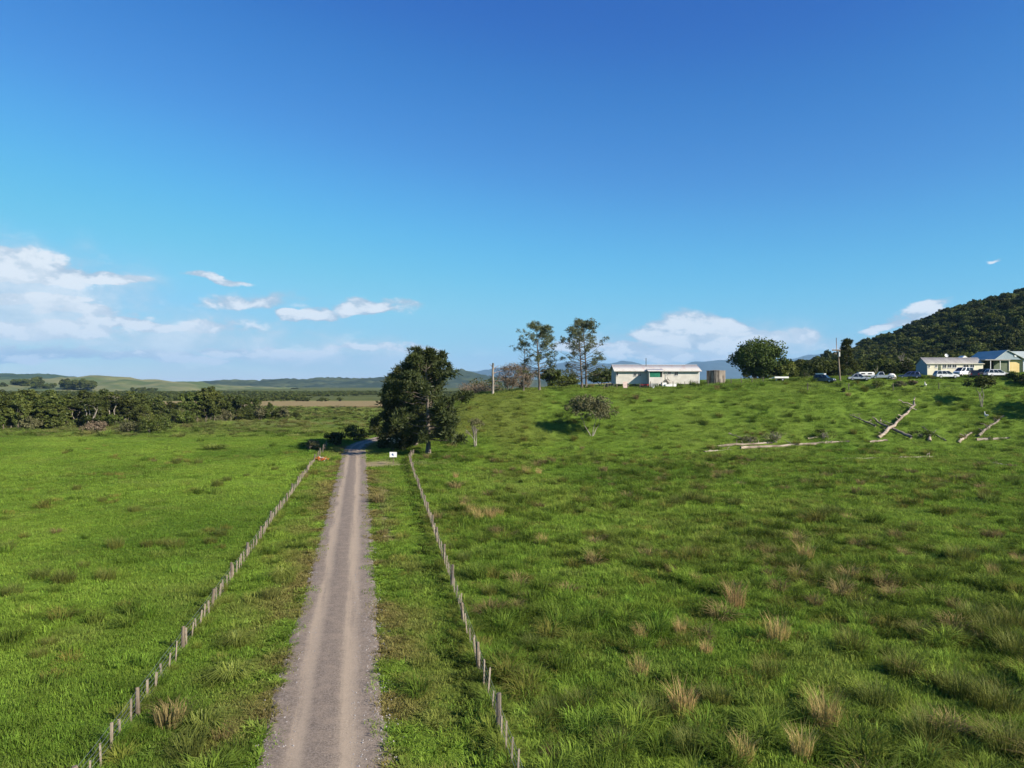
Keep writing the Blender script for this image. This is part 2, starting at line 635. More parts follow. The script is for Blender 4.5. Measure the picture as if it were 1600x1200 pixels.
# ------------------------------------------------------------------ gravel road
ry = np.concatenate([np.arange(4, 112, 0.5), np.arange(112, 175, 0.5)])
rxc = road_x(ry)
dxy = np.gradient(rxc, ry)
nrm = np.stack([np.ones_like(ry), -dxy], 1)
nrm /= np.linalg.norm(nrm, axis=1)[:, None]
us = np.linspace(-1, 1, 25)
V = []
for k, u in enumerate(us):
    wv = 1.86 + 0.22 * (fbm(ry / 2.5, np.full_like(ry, 3.0 if u < 0 else 9.0), 7, 3) - 0.5) * 2
    px_ = rxc + nrm[:, 0] * u * wv
    py_ = ry + nrm[:, 1] * u * wv
    rut = -0.035 * (math.exp(-((u + .42) / .16) ** 2) + math.exp(-((u - .38) / .16) ** 2))
    zz = height(rxc, ry) * 0.5 + height(px_, py_) * 0.5 + 0.045 * (1 - abs(u) ** 2.5) + rut + (0.02 if abs(u) < .99 else -0.05)
    V.append(np.stack([px_, py_, zz], 1))
V = np.stack(V, 1)
nr, ncx = V.shape[:2]
ii = np.arange(nr * ncx).reshape(nr, ncx)
F = np.stack([ii[:-1, :-1], ii[:-1, 1:], ii[1:, 1:], ii[1:, :-1]], -1).reshape(-1, 4)
me = bpy.data.meshes.new('gravel_road')
me.from_pydata(V.reshape(-1, 3).tolist(), [], F.tolist())
me.shade_smooth()
aa = me.attributes.new('across', 'FLOAT', 'POINT')
aa.data.foreach_set('value', np.tile(us, nr).astype(np.float32))
m_road, n, b = new_mat('gravel', rough=0.95, spec=0.15)
ac = n.node('ShaderNodeAttribute', attribute_name='across').outputs['Fac']
tcn = n.node('ShaderNodeTexCoord')
mp = n.node('ShaderNodeMapping')
mp.vector_type = 'TEXTURE'
mp.inputs['Rotation'].default_value = (0, 0, 0.209)
mp.inputs['Scale'].default_value = (1, 22, 1)
n.link(tcn.outputs['Object'], mp.inputs[0])
streak = n.noise(mp.outputs[0], 3.0, 5, .6)
wob = n.m('MULTIPLY', n.m('SUBTRACT', streak, 0.5), 0.22)
acw = n.m('ADD', ac, wob)


def lane(c0, wd):
    q_ = n.m('DIVIDE', n.m('SUBTRACT', acw, c0), wd)
    return n.m('EXPONENT', n.m('MULTIPLY', n.m('MULTIPLY', q_, q_), -1))


track = n.m('MULTIPLY', n.m('MAXIMUM', lane(-.42, .19), lane(.36, .23)), n.ramp(streak, .25, .6, .45, 1.0))
grit = n.noise(tcn.outputs['Object'], 15, 8, .8)
grit2 = n.noise(tcn.outputs['Object'], 2.2, 5, .6)
c = n.mix(n.ramp(grit, .32, .68), (0.092, 0.074, 0.057), (0.285, 0.232, 0.185))
c = n.mix(n.ramp(grit2, .4, .7, 0, .45), c, (0.30, 0.235, 0.175))
c = n.mix(n.ramp(track, .15, .95, 0, .56), c, (0.42, 0.335, 0.24))
vor = n.node('ShaderNodeTexVoronoi')
vor.inputs['Scale'].default_value = 24
n.link(tcn.outputs['Object'], vor.inputs['Vector'])
stones = n.m('MULTIPLY', n.ramp(vor.outputs['Distance'], .18, .05), n.ramp(n.m('ABSOLUTE', acw), .5, .9))
c = n.mix(n.m('MULTIPLY', stones, .6), c, (0.33, 0.31, 0.30))
n.link(c, b.inputs['Base Color'])
bp = n.node('ShaderNodeBump')
bp.inputs['Strength'].default_value = 0.7
bp.inputs['Distance'].default_value = 0.03
n.link(grit, bp.inputs['Height'])
n.link(bp.outputs[0], b.inputs['Normal'])
me.materials.append(m_road)
tag(place('gravel_road', me), kind='structure')


# ------------------------------------------------------------------ far country
def ridge(name, prof, d, thick, mat, bump=4.0, bscale=30.0, step=8.0, fine=2.0, fscale=9.0):
    px = np.array([p[0] for p in prof], float)
    pz = EYE + (600 - np.array([p[1] for p in prof], float)) / FPX * d
    wx = (px - 800) / FPX * d
    xs = np.arange(wx[0], wx[-1], step)
    crest = np.interp(xs, wx, pz)
    k = np.ones(5) / 5
    crest = np.convolve(np.pad(crest, 2, 'edge'), k, 'valid')
    sv = np.linspace(-1, 1, 61)
    XX, SS = np.meshgrid(xs, sv)
    YY = d + SS * thick
    prof_ = np.clip(1 - np.abs(SS) ** 1.35, 0, 1)
    dip = fbm(XX / (bscale * 5), YY / (bscale * 5), 3, 3) - 0.5
    ZZ = crest[None, :] * prof_ * (1 - (1 - prof_) * 0.9 * (0.5 + dip)) - 3.0
    ZZ = ZZ + prof_ ** 0.5 * (bump * (fbm(XX / bscale, YY / bscale, 13, 4) - 0.5) + fine * (vnoise(XX / fscale, YY / fscale, 77) - 0.5))
    ii = np.arange(XX.size).reshape(XX.shape)
    F = np.stack([ii[:-1, :-1], ii[:-1, 1:], ii[1:, 1:], ii[1:, :-1]], -1).reshape(-1, 4)
    me = bpy.data.meshes.new(name)
    me.from_pydata(np.stack([XX, YY, ZZ], -1).reshape(-1, 3).tolist(), [], F.tolist())
    me.materials.append(mat)
    me.shade_smooth()
    return tag(place(name, me), kind='structure')


m_hillg = rough_mat('hill_pasture', (0.075, 0.105, 0.034), (0.165, 0.165, 0.07), 0.011, bump=.0, lo=.40, hi=.60, detail=12)
m_hillf = rough_mat('hill_forest', (0.022, 0.045, 0.020), (0.055, 0.085, 0.033), 0.012, bump=.0, lo=.35, hi=.7, detail=12)
m_hillb = rough_mat('hill_bush', (0.022, 0.038, 0.020), (0.062, 0.080, 0.036), 0.007, bump=.0, lo=.4, hi=.62, detail=12)
m_mtn = rough_mat('mountain_bush', (0.02, 0.035, 0.03), (0.035, 0.05, 0.04), 0.0006, bump=0.0, detail=8)
ridge('hills', [(-500, 585), (-300, 590), (-150, 584), (0, 592), (20, 589), (60, 593), (100, 593), (120, 587), (150, 585), (178, 584), (192, 587), (205, 591), (216, 590), (260, 589),
                (300, 593), (340, 599), (380, 605), (402, 611), (420, 614)], 1350, 420, m_hillg, bump=30, bscale=95, step=7, fine=2.5)
ridge('hills', [(-600, 575), (-300, 583), (-100, 578), (0, 582), (30, 584), (60, 582.5), (90, 585), (110, 589), (135, 596), (160, 604)], 2300, 500, m_hillf, bump=8, bscale=60, step=8, fine=7, fscale=13)
ridge('hills', [(270, 606), (320, 597), (350, 596), (376, 595), (400, 594), (415, 591), (430, 594), (460, 590), (480, 592), (500, 591), (540, 592), (590, 591), (620, 590), (680, 584),
                (702, 579), (720, 575), (738, 581), (760, 588), (800, 592), (860, 597), (900, 600)], 2600, 600, m_hillb, bump=26, bscale=110, step=8, fine=11, fscale=14)
ridge('mountains', [(560, 594), (640, 590), (735, 581), (760, 581), (790, 577), (815, 571), (830, 574), (850, 573), (870, 567), (890, 564), (915, 569), (940, 567), (960, 563), (976, 560), (990, 563),
                    (1003, 567), (1020, 570), (1040, 566), (1060, 568), (1080, 563), (1100, 560), (1120, 559), (1140, 557), (1160, 557), (1200, 560), (1250, 563), (1300, 557), (1340, 562), (1450, 550), (1600, 560), (1800, 570)],
      12500, 2600, m_mtn, bump=230, bscale=900, step=50, fine=30, fscale=160)

# the summer air: everything stands in it, the sky does not
hb = MB().box(-20500, 20500, -2700, 20500, -6, 760)
m_haze = bpy.data.materials.new('haze')
m_haze.use_nodes = True
m_haze.node_tree.nodes.clear()
n = NT(m_haze.node_tree)
pv = n.node('ShaderNodeVolumePrincipled')
pv.inputs['Color'].default_value = (0.36, 0.65, 0.98, 1)
pv.inputs['Density'].default_value = 5.4e-5
pv.inputs['Anisotropy'].default_value = 0.0
oo = n.node('ShaderNodeOutputMaterial')
n.link(pv.outputs[0], oo.inputs['Volume'])
tag(hb.build('haze', m_haze), kind='stuff')
# ------------------------------------------------------------------ scatter of what nobody could count
def scatter(name, pts, scl, rot, idx, tint, protos):
    """one object: points that carry copies of small plants"""
    me = bpy.data.meshes.new(name)
    N = len(pts)
    me.vertices.add(N)
    me.vertices.foreach_set('co', np.ascontiguousarray(pts, dtype=np.float32).ravel())
    a = me.attributes.new('scl', 'FLOAT_VECTOR', 'POINT')
    scl = np.asarray(scl, dtype=np.float32)
    if scl.ndim == 1:
        scl = np.repeat(scl[:, None], 3, 1)
    a.data.foreach_set('vector', np.ascontiguousarray(scl, dtype=np.float32).ravel())
    a = me.attributes.new('rot', 'FLOAT_VECTOR', 'POINT')
    a.data.foreach_set('vector', np.ascontiguousarray(rot, dtype=np.float32).ravel())
    a = me.attributes.new('idx', 'INT', 'POINT')
    a.data.foreach_set('value', np.ascontiguousarray(idx, dtype=np.int32))
    a = me.attributes.new('tint', 'FLOAT_VECTOR', 'POINT')
    a.data.foreach_set('vector', np.ascontiguousarray(tint, dtype=np.float32).ravel())
    o = place(name, me)
    col = bpy.data.collections.new(name + '_kinds')
    for k, p in enumerate(protos):
        ob = bpy.data.objects.new('%s_%02d' % (name, k), p)
        col.objects.link(ob)
    ng = bpy.data.node_groups.new(name, 'GeometryNodeTree')
    ng.interface.new_socket('Geometry', in_out='INPUT', socket_type='NodeSocketGeometry')
    ng.interface.new_socket('Geometry', in_out='OUTPUT', socket_type='NodeSocketGeometry')
    N_ = ng.nodes.new
    gi, go = N_('NodeGroupInput'), N_('NodeGroupOutput')
    ci = N_('GeometryNodeCollectionInfo')
    ci.inputs['Collection'].default_value = col
    ci.inputs['Separate Children'].default_value = True
    ci.inputs['Reset Children'].default_value = True
    ip = N_('GeometryNodeInstanceOnPoints')
    ip.inputs['Pick Instance'].default_value = True

    def named(nm, typ):
        q = N_('GeometryNodeInputNamedAttribute')
        q.data_type = typ
        q.inputs['Name'].default_value = nm
        return q.outputs['Attribute']
    L = ng.links.new
    L(gi.outputs[0], ip.inputs['Points'])
    L(ci.outputs[0], ip.inputs['Instance'])
    L(named('idx', 'INT'), ip.inputs['Instance Index'])
    er = N_('FunctionNodeEulerToRotation')
    L(named('rot', 'FLOAT_VECTOR'), er.inputs[0])
    L(er.outputs[0], ip.inputs['Rotation'])
    L(named('scl', 'FLOAT_VECTOR'), ip.inputs['Scale'])
    L(ip.outputs[0], go.inputs[0])
    md = o.modifiers.new('spread', 'NODES')
    md.node_group = ng
    return tag(o, kind='stuff')


def blades(seed, count, radius, h0, h1, width, lean, droop=0.5, power=0.5, fountain=0.0, segs=2):
    """a patch of grass blades: bent ribbons"""
    r = np.random.default_rng(seed)
    ang = r.uniform(0, 2 * np.pi, count)
    rad = radius * r.uniform(0, 1, count) ** power
    p = np.stack([rad * np.cos(ang), rad * np.sin(ang), np.full(count, -0.02)], 1)
    h = r.uniform(h0, h1, count)
    out = ang + r.normal(0, 0.7, count)
    if fountain <= 0:
        out = r.uniform(0, 2 * np.pi, count)
    ln = h * (lean * r.uniform(0.3, 1.3, count) + fountain * rad / max(radius, 1e-3))
    dirv = np.stack([np.cos(out), np.sin(out), np.zeros(count)], 1)
    sd = np.stack([-np.sin(out + r.normal(0, .8, count)), np.cos(out), np.zeros(count)], 1)
    sd /= np.linalg.norm(sd, axis=1)[:, None]
    wd = (width * r.uniform(.6, 1.4, count))[:, None]
    up = np.array([[0, 0, 1.0]])
    mid = p + dirv * (ln * 0.35)[:, None] + up * (h * 0.62)[:, None]
    tip = p + dirv * ln[:, None] + up * (h * (1 - droop * np.clip(ln / h, 0, 1) * 0.6))[:, None]
    A, B = p - sd * wd * .5, p + sd * wd * .5
    C, D = mid - sd * wd * .42, mid + sd * wd * .42
    T1, T2 = tip - sd * wd * .08, tip + sd * wd * .08
    v = np.stack([A, B, D, C, C, D, T2, T1], 1).reshape(-1, 3)
    rnd = np.repeat(r.uniform(0, 1, count), 2)
    return v, rnd


def sward_mat(name, tipcol=(0.16, 0.17, 0.05), tipmix=0.35, trans=0.3):
    m = bpy.data.materials.new(name)
    m.use_nodes = True
    t = m.node_tree
    t.nodes.clear()
    n = NT(t)
    at = n.node('ShaderNodeAttribute', attribute_name='tint')
    at.attribute_type = 'INSTANCER'
    rn = n.node('ShaderNodeAttribute', attribute_name='rnd')
    c = n.mix(n.m('MULTIPLY', n.ramp(rn.outputs['Fac'], .45, 1.0), tipmix), at.outputs['Color'], tipcol)
    hs = n.node('ShaderNodeHueSaturation')
    n.link(n.ramp(n.m('FRACT', n.m('MULTIPLY', rn.outputs['Fac'], 13.7)), 0, 1, 0.7, 1.3, False), hs.inputs['Value'])
    n.link(c, hs.inputs['Color'])
    d = n.node('ShaderNodeBsdfDiffuse')
    tr = n.node('ShaderNodeBsdfTranslucent')
    n.link(hs.outputs[0], d.inputs[0])
    n.link(hs.outputs[0], tr.inputs[0])
    ms = n.node('ShaderNodeMixShader')
    ms.inputs[0].default_value = trans
    n.link(d.outputs[0], ms.inputs[1])
    n.link(tr.outputs[0], ms.inputs[2])
    o = n.node('ShaderNodeOutputMaterial')
    n.link(ms.outputs[0], o.inputs['Surface'])
    return m


m_sward = sward_mat('sward_blades')
KINDS = []
for k in range(5):      # 0-4 cropped pasture
    v, r_ = blades(100 + k, 110, 0.55, 0.05, 0.15, 0.016, 0.7)
    KINDS.append(mesh_np('short_grass', v, 4, m_sward, r_))
for k in range(5):      # 5-9 medium clumps
    v, r_ = blades(200 + k, 130, 0.38, 0.14, 0.34, 0.017, 0.5, fountain=0.5)
    KINDS.append(mesh_np('medium_grass', v, 4, m_sward, r_))
for k in range(4):      # 10-13 rank tufts
    v, r_ = blades(300 + k, 150, 0.26, 0.30, 0.62, 0.018, 0.35, fountain=0.8)
    KINDS.append(mesh_np('long_grass', v, 4, m_sward, r_))
for k in range(3):      # 14-16 broad-leaved weeds
    v, r_ = blades(400 + k, 46, 0.24, 0.08, 0.22, 0.055, 0.9, fountain=0.7)
    KINDS.append(mesh_np('weed', v, 4, m_sward, r_))


def fan(d0, d1, density, margin=7.0):
    W1 = 0.72 * d1 * 1.03 + margin
    n = int((d1 - d0) * 2 * W1 * density)
    y = rng.uniform(d0, d1, n)
    x = rng.uniform(-W1, W1, n)
    keep = np.abs(x) < 0.72 * y * 1.03 + margin
    return x[keep], y[keep]


PT, SC, RO, IX, TI = [], [], [], [], []


def lay(x, y, s, idx, tint, sz=None, tilt=0.12, sink=0.0):
    kp_ = bare_ground(x, y) < rng.uniform(.25, .7, len(x))
    x, y, s, idx, tint = x[kp_], y[kp_], s[kp_], idx[kp_], tint[kp_]
    sz = None if sz is None else sz[kp_]
    z = height(x, y) - sink
    PT.append(np.stack([x, y, z], 1))
    s3 = np.stack([s, s, s if sz is None else sz], 1)
    SC.append(s3)
    n = len(x)
    RO.append(np.stack([rng.normal(0, tilt, n), rng.normal(0, tilt, n), rng.uniform(0, 6.283, n)], 1))
    IX.append(idx)
    TI.append(tint)


def off_road(x, y, edge=1.72):
    e = edge + 0.5 * (fbm(x / 1.3, y / 1.3, 15, 3) - 0.5)
    return np.abs(x - road_x(y)) > e


def jitter(c, amt=0.18):
    return c * rng.uniform(1 - amt, 1 + amt, (len(c), 1)) * rng.uniform(0.94, 1.06, c.shape)


for d0, d1, den, s0 in ((13, 34, 9, 1.0), (34, 60, 5, 1.25), (60, 95, 2.2, 1.7), (95, 170, 2.0, 1.6)):
    x, y = fan(d0, d1, den)
    k = off_road(x, y)
    x, y = x[k], y[k]
    inR = x > rfence_x(y)
    dx = np.abs(x - road_x(y))
    vg = (x > lfence_x(y)) & ~inR & (y < 120)
    s = s0 * rng.uniform(.75, 1.25, len(x))
    zf = np.where(inR, rng.uniform(.9, 1.9, len(x)), rng.uniform(.7, 1.2, len(x)))
    zf = np.where(vg & (dx < 3), .7, zf)
    zf = zf * (0.6 + 0.9 * fbm(x / 3, y / 3, 19, 3))
    zf = np.where((y > 110) & (x > -22), zf * .75, zf)
    lay(x, y, s, rng.integers(0, 5, len(x)), jitter(sward(x, y), .27), s * zf / (s0 ** .35))

dark = np.array([[0.080, 0.125, 0.018]])
yel = np.array([[0.20, 0.20, 0.045]])
tanc = np.array([[0.30, 0.235, 0.10]])
# clumpy growth: much in the right-hand paddock, little in the grazed one
for d0, d1, den, s0 in ((13, 45, 3.2, 1.0), (45, 90, 1.8, 1.15), (90, 165, 1.0, 1.25)):
    x, y = fan(d0, d1, den)
    inR = x > rfence_x(y)
    vg = (x > lfence_x(y)) & ~inR
    cl = fbm(x / 4.5, y / 4.5, 27, 4)
    pr = np.where(inR, sstep((cl - 0.38) / 0.16), np.where(vg, 0.16, 0.22 * sstep((cl - 0.5) / 0.15)))
    pr = np.where(y > 112, pr * .28, pr)
    k = (rng.uniform(0, 1, len(x)) < pr) & off_road(x, y, 2.3)
    x, y, cl = x[k], y[k], cl[k]
    c = sward(x, y)
    m_ = fbm(x / 3, y / 3, 37, 3)[:, None]
    c = c + (dark - c) * sstep((m_ - .45) / .2) * np.where(y > 112, .12, .5)[:, None]
    c = np.where(rng.uniform(0, 1, (len(x), 1)) < .10, yel, c)
    s = s0 * rng.uniform(.7, 1.35, len(x))
    lay(x, y, s, rng.integers(5, 10, len(x)), jitter(c, .34), s * rng.uniform(.8, 1.6, len(x)))
for d0, d1, den, s0 in ((13, 50, 1.1, 1.0), (50, 100, 0.5, 1.2), (100, 165, 0.10, 1.4)):
    x, y = fan(d0, d1, den)
    inR = x > rfence_x(y) + .3
    vg = (x > lfence_x(y)) & (x < rfence_x(y))
    cl = fbm(x / 6, y / 6, 47, 4)
    # heavier towards the near right of the paddock
    hv = np.clip((x - rfence_x(y) - 6) / 18, 0, 1) * np.clip((75 - y) / 40, 0.25, 1)
    pr = np.where(inR, sstep((cl - 0.50 + 0.16 * hv) / 0.14) * .9, np.where(vg, 0.05, 0.10 * sstep((cl - 0.55) / .1)))
    k = (rng.uniform(0, 1, len(x)) < pr) & off_road(x, y, 2.6)
    x, y = x[k], y[k]
    m_ = rng.uniform(0, 1, (len(x), 1))
    c = jitter(sward(x, y) * .85, .25)
    c = np.where(m_ < .45, dark * rng.uniform(.8, 1.4, (len(x), 1)), c)
    c = np.where(m_ > .90, tanc * rng.uniform(.6, 1.0, (len(x), 1)), c)
    c = np.where((m_ > .80) & (m_ <= .90), yel * .75, c)
    s = s0 * rng.uniform(.75, 1.5, len(x))
    lay(x, y, s, rng.integers(10, 14, len(x)), c, s * rng.uniform(.8, 1.3, len(x)))
# uncut strips along both fences
for fx, dens in ((lfence_x, 2.2), (rfence_x, 5.0)):
    y = rng.uniform(14, 118, int(104 * dens))
    x = fx(y) + rng.normal(0.0, 0.22, len(y))
    c = sward(x, y)
    mm = rng.uniform(0, 1, (len(y), 1))
    c = np.where(mm < .6, c * .5 + yel * .55, c)
    s = rng.uniform(.5, 1.0, len(y))
    lay(x, y, s, rng.integers(10, 14, len(y)), jitter(c), s * rng.uniform(.7, 1.1, len(y)))
# dark weeds on the road side of the right-hand fence, weeds on the verges
y = rng.uniform(14, 112, 900)
x = rfence_x(y) - np.abs(rng.normal(0.45, 0.35, len(y)))
kk = fbm(x / 3, y / 3, 57, 3) > .42
x, y = x[kk], y[kk]
s = rng.uniform(.5, 1.15, len(y))
lay(x, y, s, rng.integers(14, 17, len(y)), jitter(np.repeat(np.array([[0.058, 0.088, 0.014]]), len(y), 0), .3), s * rng.uniform(.9, 1.5, len(y)))
y = rng.uniform(14, 100, 2600)
x = road_x(y) + rng.choice([-1, 1], len(y)) * (1.75 + np.abs(rng.normal(0, 1.1, len(y))))
kk = (x > lfence_x(y)) & (x < rfence_x(y))
x, y = x[kk], y[kk]
s = rng.uniform(.4, 1.0, len(y))
lay(x, y, s, rng.integers(14, 17, len(y)), jitter(sward(x, y) * .9, .3), s)
# coarse ground cover over the flats farther off
x, y = fan(140, 330, 0.12, 12)
k = (x < -22) & off_road(x, y, 3)
x, y = x[k], y[k]
c = sward(x, y)
c = np.where(rng.uniform(0, 1, (len(x), 1)) < .3, c * .5 + np.array([[0.20, 0.155, 0.075]]) * .45, c)
s = rng.uniform(1.6, 3.6, len(x))
lay(x, y, s, rng.integers(5, 14, len(x)), jitter(c, .3), s * rng.uniform(.4, .7, len(x)))
grass = scatter('grass', np.concatenate(PT), np.concatenate(SC), np.concatenate(RO), np.concatenate(IX), np.concatenate(TI), KINDS)
tag(grass, 'pasture grass and weeds covering the paddocks, verges and hillside', 'grass')
print('grass instances', len(grass.data.vertices))

# loose stones on the shoulders of the road
m_stone = rough_mat('stone', (0.20, 0.185, 0.18), (0.34, 0.32, 0.31), 9.0)
SK = []
for k in range(4):
    r_ = np.random.default_rng(k + 50)
    v = np.array([(1, 0, 0), (-1, 0, 0), (0, 1, 0), (0, -1, 0), (0, 0, 1), (0, 0, -1)], float) * r_.uniform(.6, 1.2, (6, 1))
    SK.append(MB().add(v, [(0, 2, 4), (2, 1, 4), (1, 3, 4), (3, 0, 4), (2, 0, 5), (1, 2, 5), (3, 1, 5), (0, 3, 5)]).mesh('stone', m_stone))
y = 13 + 60 * rng.uniform(0, 1, 7500) ** 1.5
sd = rng.choice([-1, 1, 1, 1], len(y))
x = road_x(y) + sd * np.clip(rng.normal(1.5, .33, len(y)), 0.75, 2.3)
s = np.clip(rng.lognormal(-4.0, .45, len(y)), .008, .05)
gr = scatter('gravel', np.stack([x, y, height(x, y) + 0.03], 1), s, rng.uniform(0, 6.28, (len(y), 3)), rng.integers(0, 4, len(y)), np.zeros((len(y), 3)), SK)
tag(gr, 'loose gravel stones along the shoulders of the road', 'gravel')
# ------------------------------------------------------------------ trees
def unit(v):
    return v / (np.linalg.norm(v, axis=-1, keepdims=True) + 1e-9)


def leaf_quads(r, centers, radii, n, size, up=0.35, shell=0.55, aspect=0.6):
    """n leaf sprays spread through each ellipsoid, faces turned outwards and up at random"""
    centers = np.asarray(centers, float)
    radii = np.asarray(radii, float)
    M = len(centers)
    d = unit(r.normal(0, 1, (M, n, 3)))
    rad = (shell + (1 - shell) * r.uniform(0, 1, (M, n, 1))) * r.uniform(0.75, 1.08, (M, n, 1))
    p = (centers[:, None, :] + d * rad * radii[:, None, :]).reshape(-1, 3)
    nr = unit(d.reshape(-1, 3) * 0.7 + r.normal(0, .55, (M * n, 3)) + np.array([[0, 0, up]]))
    a = unit(np.cross(nr, r.normal(0, 1, (M * n, 3))))
    b = np.cross(nr, a)
    s = (size * r.uniform(.6, 1.4, (M * n, 1)))
    a = a * s
    b = b * s * aspect
    v = np.stack([p - a, p - b * .9, p + a, p + b], 1).reshape(-1, 3)
    # light/dark by clump plus per leaf
    rn = np.repeat(r.uniform(0, 1, M), n) * .55 + r.uniform(0, .45, M * n)
    return v, rn


def needle_tris(r, centers, radii, n, length, width, up=0.5):
    """tufts of needles fanned outwards"""
    centers = np.asarray(centers, float)
    radii = np.asarray(radii, float)
    M = len(centers)
    d = unit(r.normal(0, 1, (M, n, 3)) + np.array([[[0, 0, up]]]))
    p = (centers[:, None, :] + d * radii[:, None, :] * r.uniform(.15, .9, (M, n, 1))).reshape(-1, 3)
    dd = unit(d.reshape(-1, 3) + r.normal(0, .35, (M * n, 3)) + np.array([[0, 0, up * .5]]))
    s = unit(np.cross(dd, r.normal(0, 1, (M * n, 3))))
    L = length * r.uniform(.6, 1.3, (M * n, 1))
    W = width * r.uniform(.6, 1.3, (M * n, 1))
    v = np.stack([p - s * W, p + dd * L * .5 - s * W * .8, p + dd * L, p + s * W], 1).reshape(-1, 3)
    rn = np.repeat(r.uniform(0, 1, M), n) * .5 + r.uniform(0, .5, M * n)
    return v, rn


def limb(r, p0, p1, sag=0.0, wob=0.08, n=6):
    p0 = np.asarray(p0, float)
    p1 = np.asarray(p1, float)
    t = np.linspace(0, 1, n)[:, None]
    L = np.linalg.norm(p1 - p0)
    w_ = r.normal(0, wob * L, (n, 3)) * np.sin(np.pi * t)
    q = p0 + (p1 - p0) * t + w_
    q[:, 2] += sag * L * np.sin(np.pi * t[:, 0])
    return q


m_bark = rough_mat('bark', (0.055, 0.045, 0.036), (0.145, 0.122, 0.098), 3.0, stretch=(1, 1, .25), bump=.6)
m_barkpale = rough_mat('bark_pale', (0.16, 0.14, 0.115), (0.30, 0.27, 0.23), 3.0, stretch=(1, 1, .25), bump=.5)
m_bark_red = rough_mat('bark_red', (0.15, 0.09, 0.07), (0.30, 0.22, 0.185), 2.0, stretch=(1, 1, .3), bump=.5)
m_pine = leaf_mat('pine_needles', (0.022, 0.034, 0.011), (0.078, 0.092, 0.027), .15, .2)
m_pine2 = leaf_mat('pine_needles_thin', (0.060, 0.078, 0.034), (0.135, 0.150, 0.070), .15, .2)
m_kanuka = leaf_mat('kanuka_leaves', (0.030, 0.046, 0.010), (0.096, 0.112, 0.024), .38, .2)
m_bush = leaf_mat('bush_leaves', (0.032, 0.050, 0.009), (0.098, 0.112, 0.022), .45, .2)
m_broad = leaf_mat('broad_leaves', (0.028, 0.050, 0.009), (0.085, 0.118, 0.022), .1, .22)
m_grey = leaf_mat('grey_leaves', (0.075, 0.080, 0.032), (0.165, 0.155, 0.075), .2, .25)
m_brown = leaf_mat('brown_twigs', (0.10, 0.072, 0.046), (0.225, 0.17, 0.115), .25, .1)
m_blossom = leaf_mat('blossom', (0.42, 0.42, 0.28), (0.66, 0.64, 0.48), .05, .2)


def join(parts):
    return np.concatenate([p[0] for p in parts]), np.concatenate([p[1] for p in parts])


def pine(name, seed, H, width, base_frac, n_limbs, tufts, per, trunk_r, foliage, bark, needle=(0.55, 0.09), lopsided=(0, 0), twin=False, sparse=0.0, low_drop=0.0, topround=1.0, tuft_r=0.62):
    r = np.random.default_rng(seed)
    tb = MB()
    cs, rs = [], []
    stems = [((0, 0), 1.0)] if not twin else [((-0.35, 0), 0.97), ((0.55, 0.1), 1.0)]
    for (sx_, sy_), hf in stems:
        hh = H * hf
        zt = np.linspace(-0.4, hh * .95, 9)
        sway = np.cumsum(r.normal(0, .012 * H, (9, 2)), 0) * (zt / hh)[:, None]
        pts = np.stack([sx_ + sway[:, 0], sy_ + sway[:, 1], zt], 1)
        tr_ = trunk_r * (1 - .86 * np.clip(zt / hh, 0, 1)) * (1 + .5 * np.exp(-np.clip(zt, 0, 9) / .5))
        tb.tube(pts, tr_, 8)
        for i in range(n_limbs):
            f = base_frac + (0.97 - base_frac) * ((i + r.uniform(0, .9)) / n_limbs)
            z0 = f * hh
            k = (f - base_frac) / (1 - base_frac)
            prof = (math.sin(math.pi * min(1, (0.22 + 0.78 * k)) ** topround) ** .7) * (0.75 + .25 * r.uniform())
            a = r.uniform(0, 2 * math.pi)
            ln = width * .5 * prof * (r.uniform(.6, 1.1)) + .3
            dx, dy = math.cos(a) * ln, math.sin(a) * ln
            dx += lopsided[0] * ln
            p0 = np.array([np.interp(z0, zt, pts[:, 0]), np.interp(z0, zt, pts[:, 1]), z0])
            rise = ln * (0.25 + .55 * k) - low_drop * (1 - k) * ln
            p1 = p0 + np.array([dx, dy, rise * r.uniform(.7, 1.2)])
            q = limb(r, p0, p1, -.06, .04)
            tb.tube(q, np.linspace(max(.03, trunk_r * .34 * (1 - .7 * k)), .015, 6), 5, caps=False)
            if r.uniform() < sparse * (1 - k) * 1.6:
                # a dead bare limb with twigs
                for _ in range(4):
                    t = r.uniform(.4, 1)
                    s0 = p0 + (p1 - p0) * t
                    tb.tube(limb(r, s0, s0 + r.normal(0, .5, 3) + np.array([0, 0, .25]), 0, .05, 4), [.02, .016, .012, .006], 4, caps=False)
                continue
            for j in range(tufts):
                t = r.uniform(.45 + .2 * sparse, 1.08) if j % 3 else r.uniform(.85, 1.08)
                c_ = p0 + (p1 - p0) * t + r.normal(0, .22 * (1 + .3 * ln / 3), 3)
                s_ = tuft_r * r.uniform(.6, 1.25) * (0.75 + .25 * (H / 16))
                cs.append(c_)
                rs.append((s_ * 1.15, s_ * 1.15, s_ * .7))
    # leader tuft
    for _ in range(5):
        cs.append((r.normal(0, .35), r.normal(0, .35), H * r.uniform(.93, .99)))
        rs.append((.5, .5, .5))
    v, rn = needle_tris(r, cs, rs, per, needle[0], needle[1])
    t_me = tb.mesh('trunk', bark, True)
    c_me = mesh_np('crown', v, 4, foliage, rn)
    return t_me, c_me


def tree_obj(name, loc, meshes, label, cat='tree', group=None, rz=0.0, s=1.0, sz=None):
    e = empty(name, loc, rz)
    e.scale = (s, s, sz or s)
    for pn, me_ in meshes:
        place(pn, me_, e)
    return tag(e, label, cat, group)


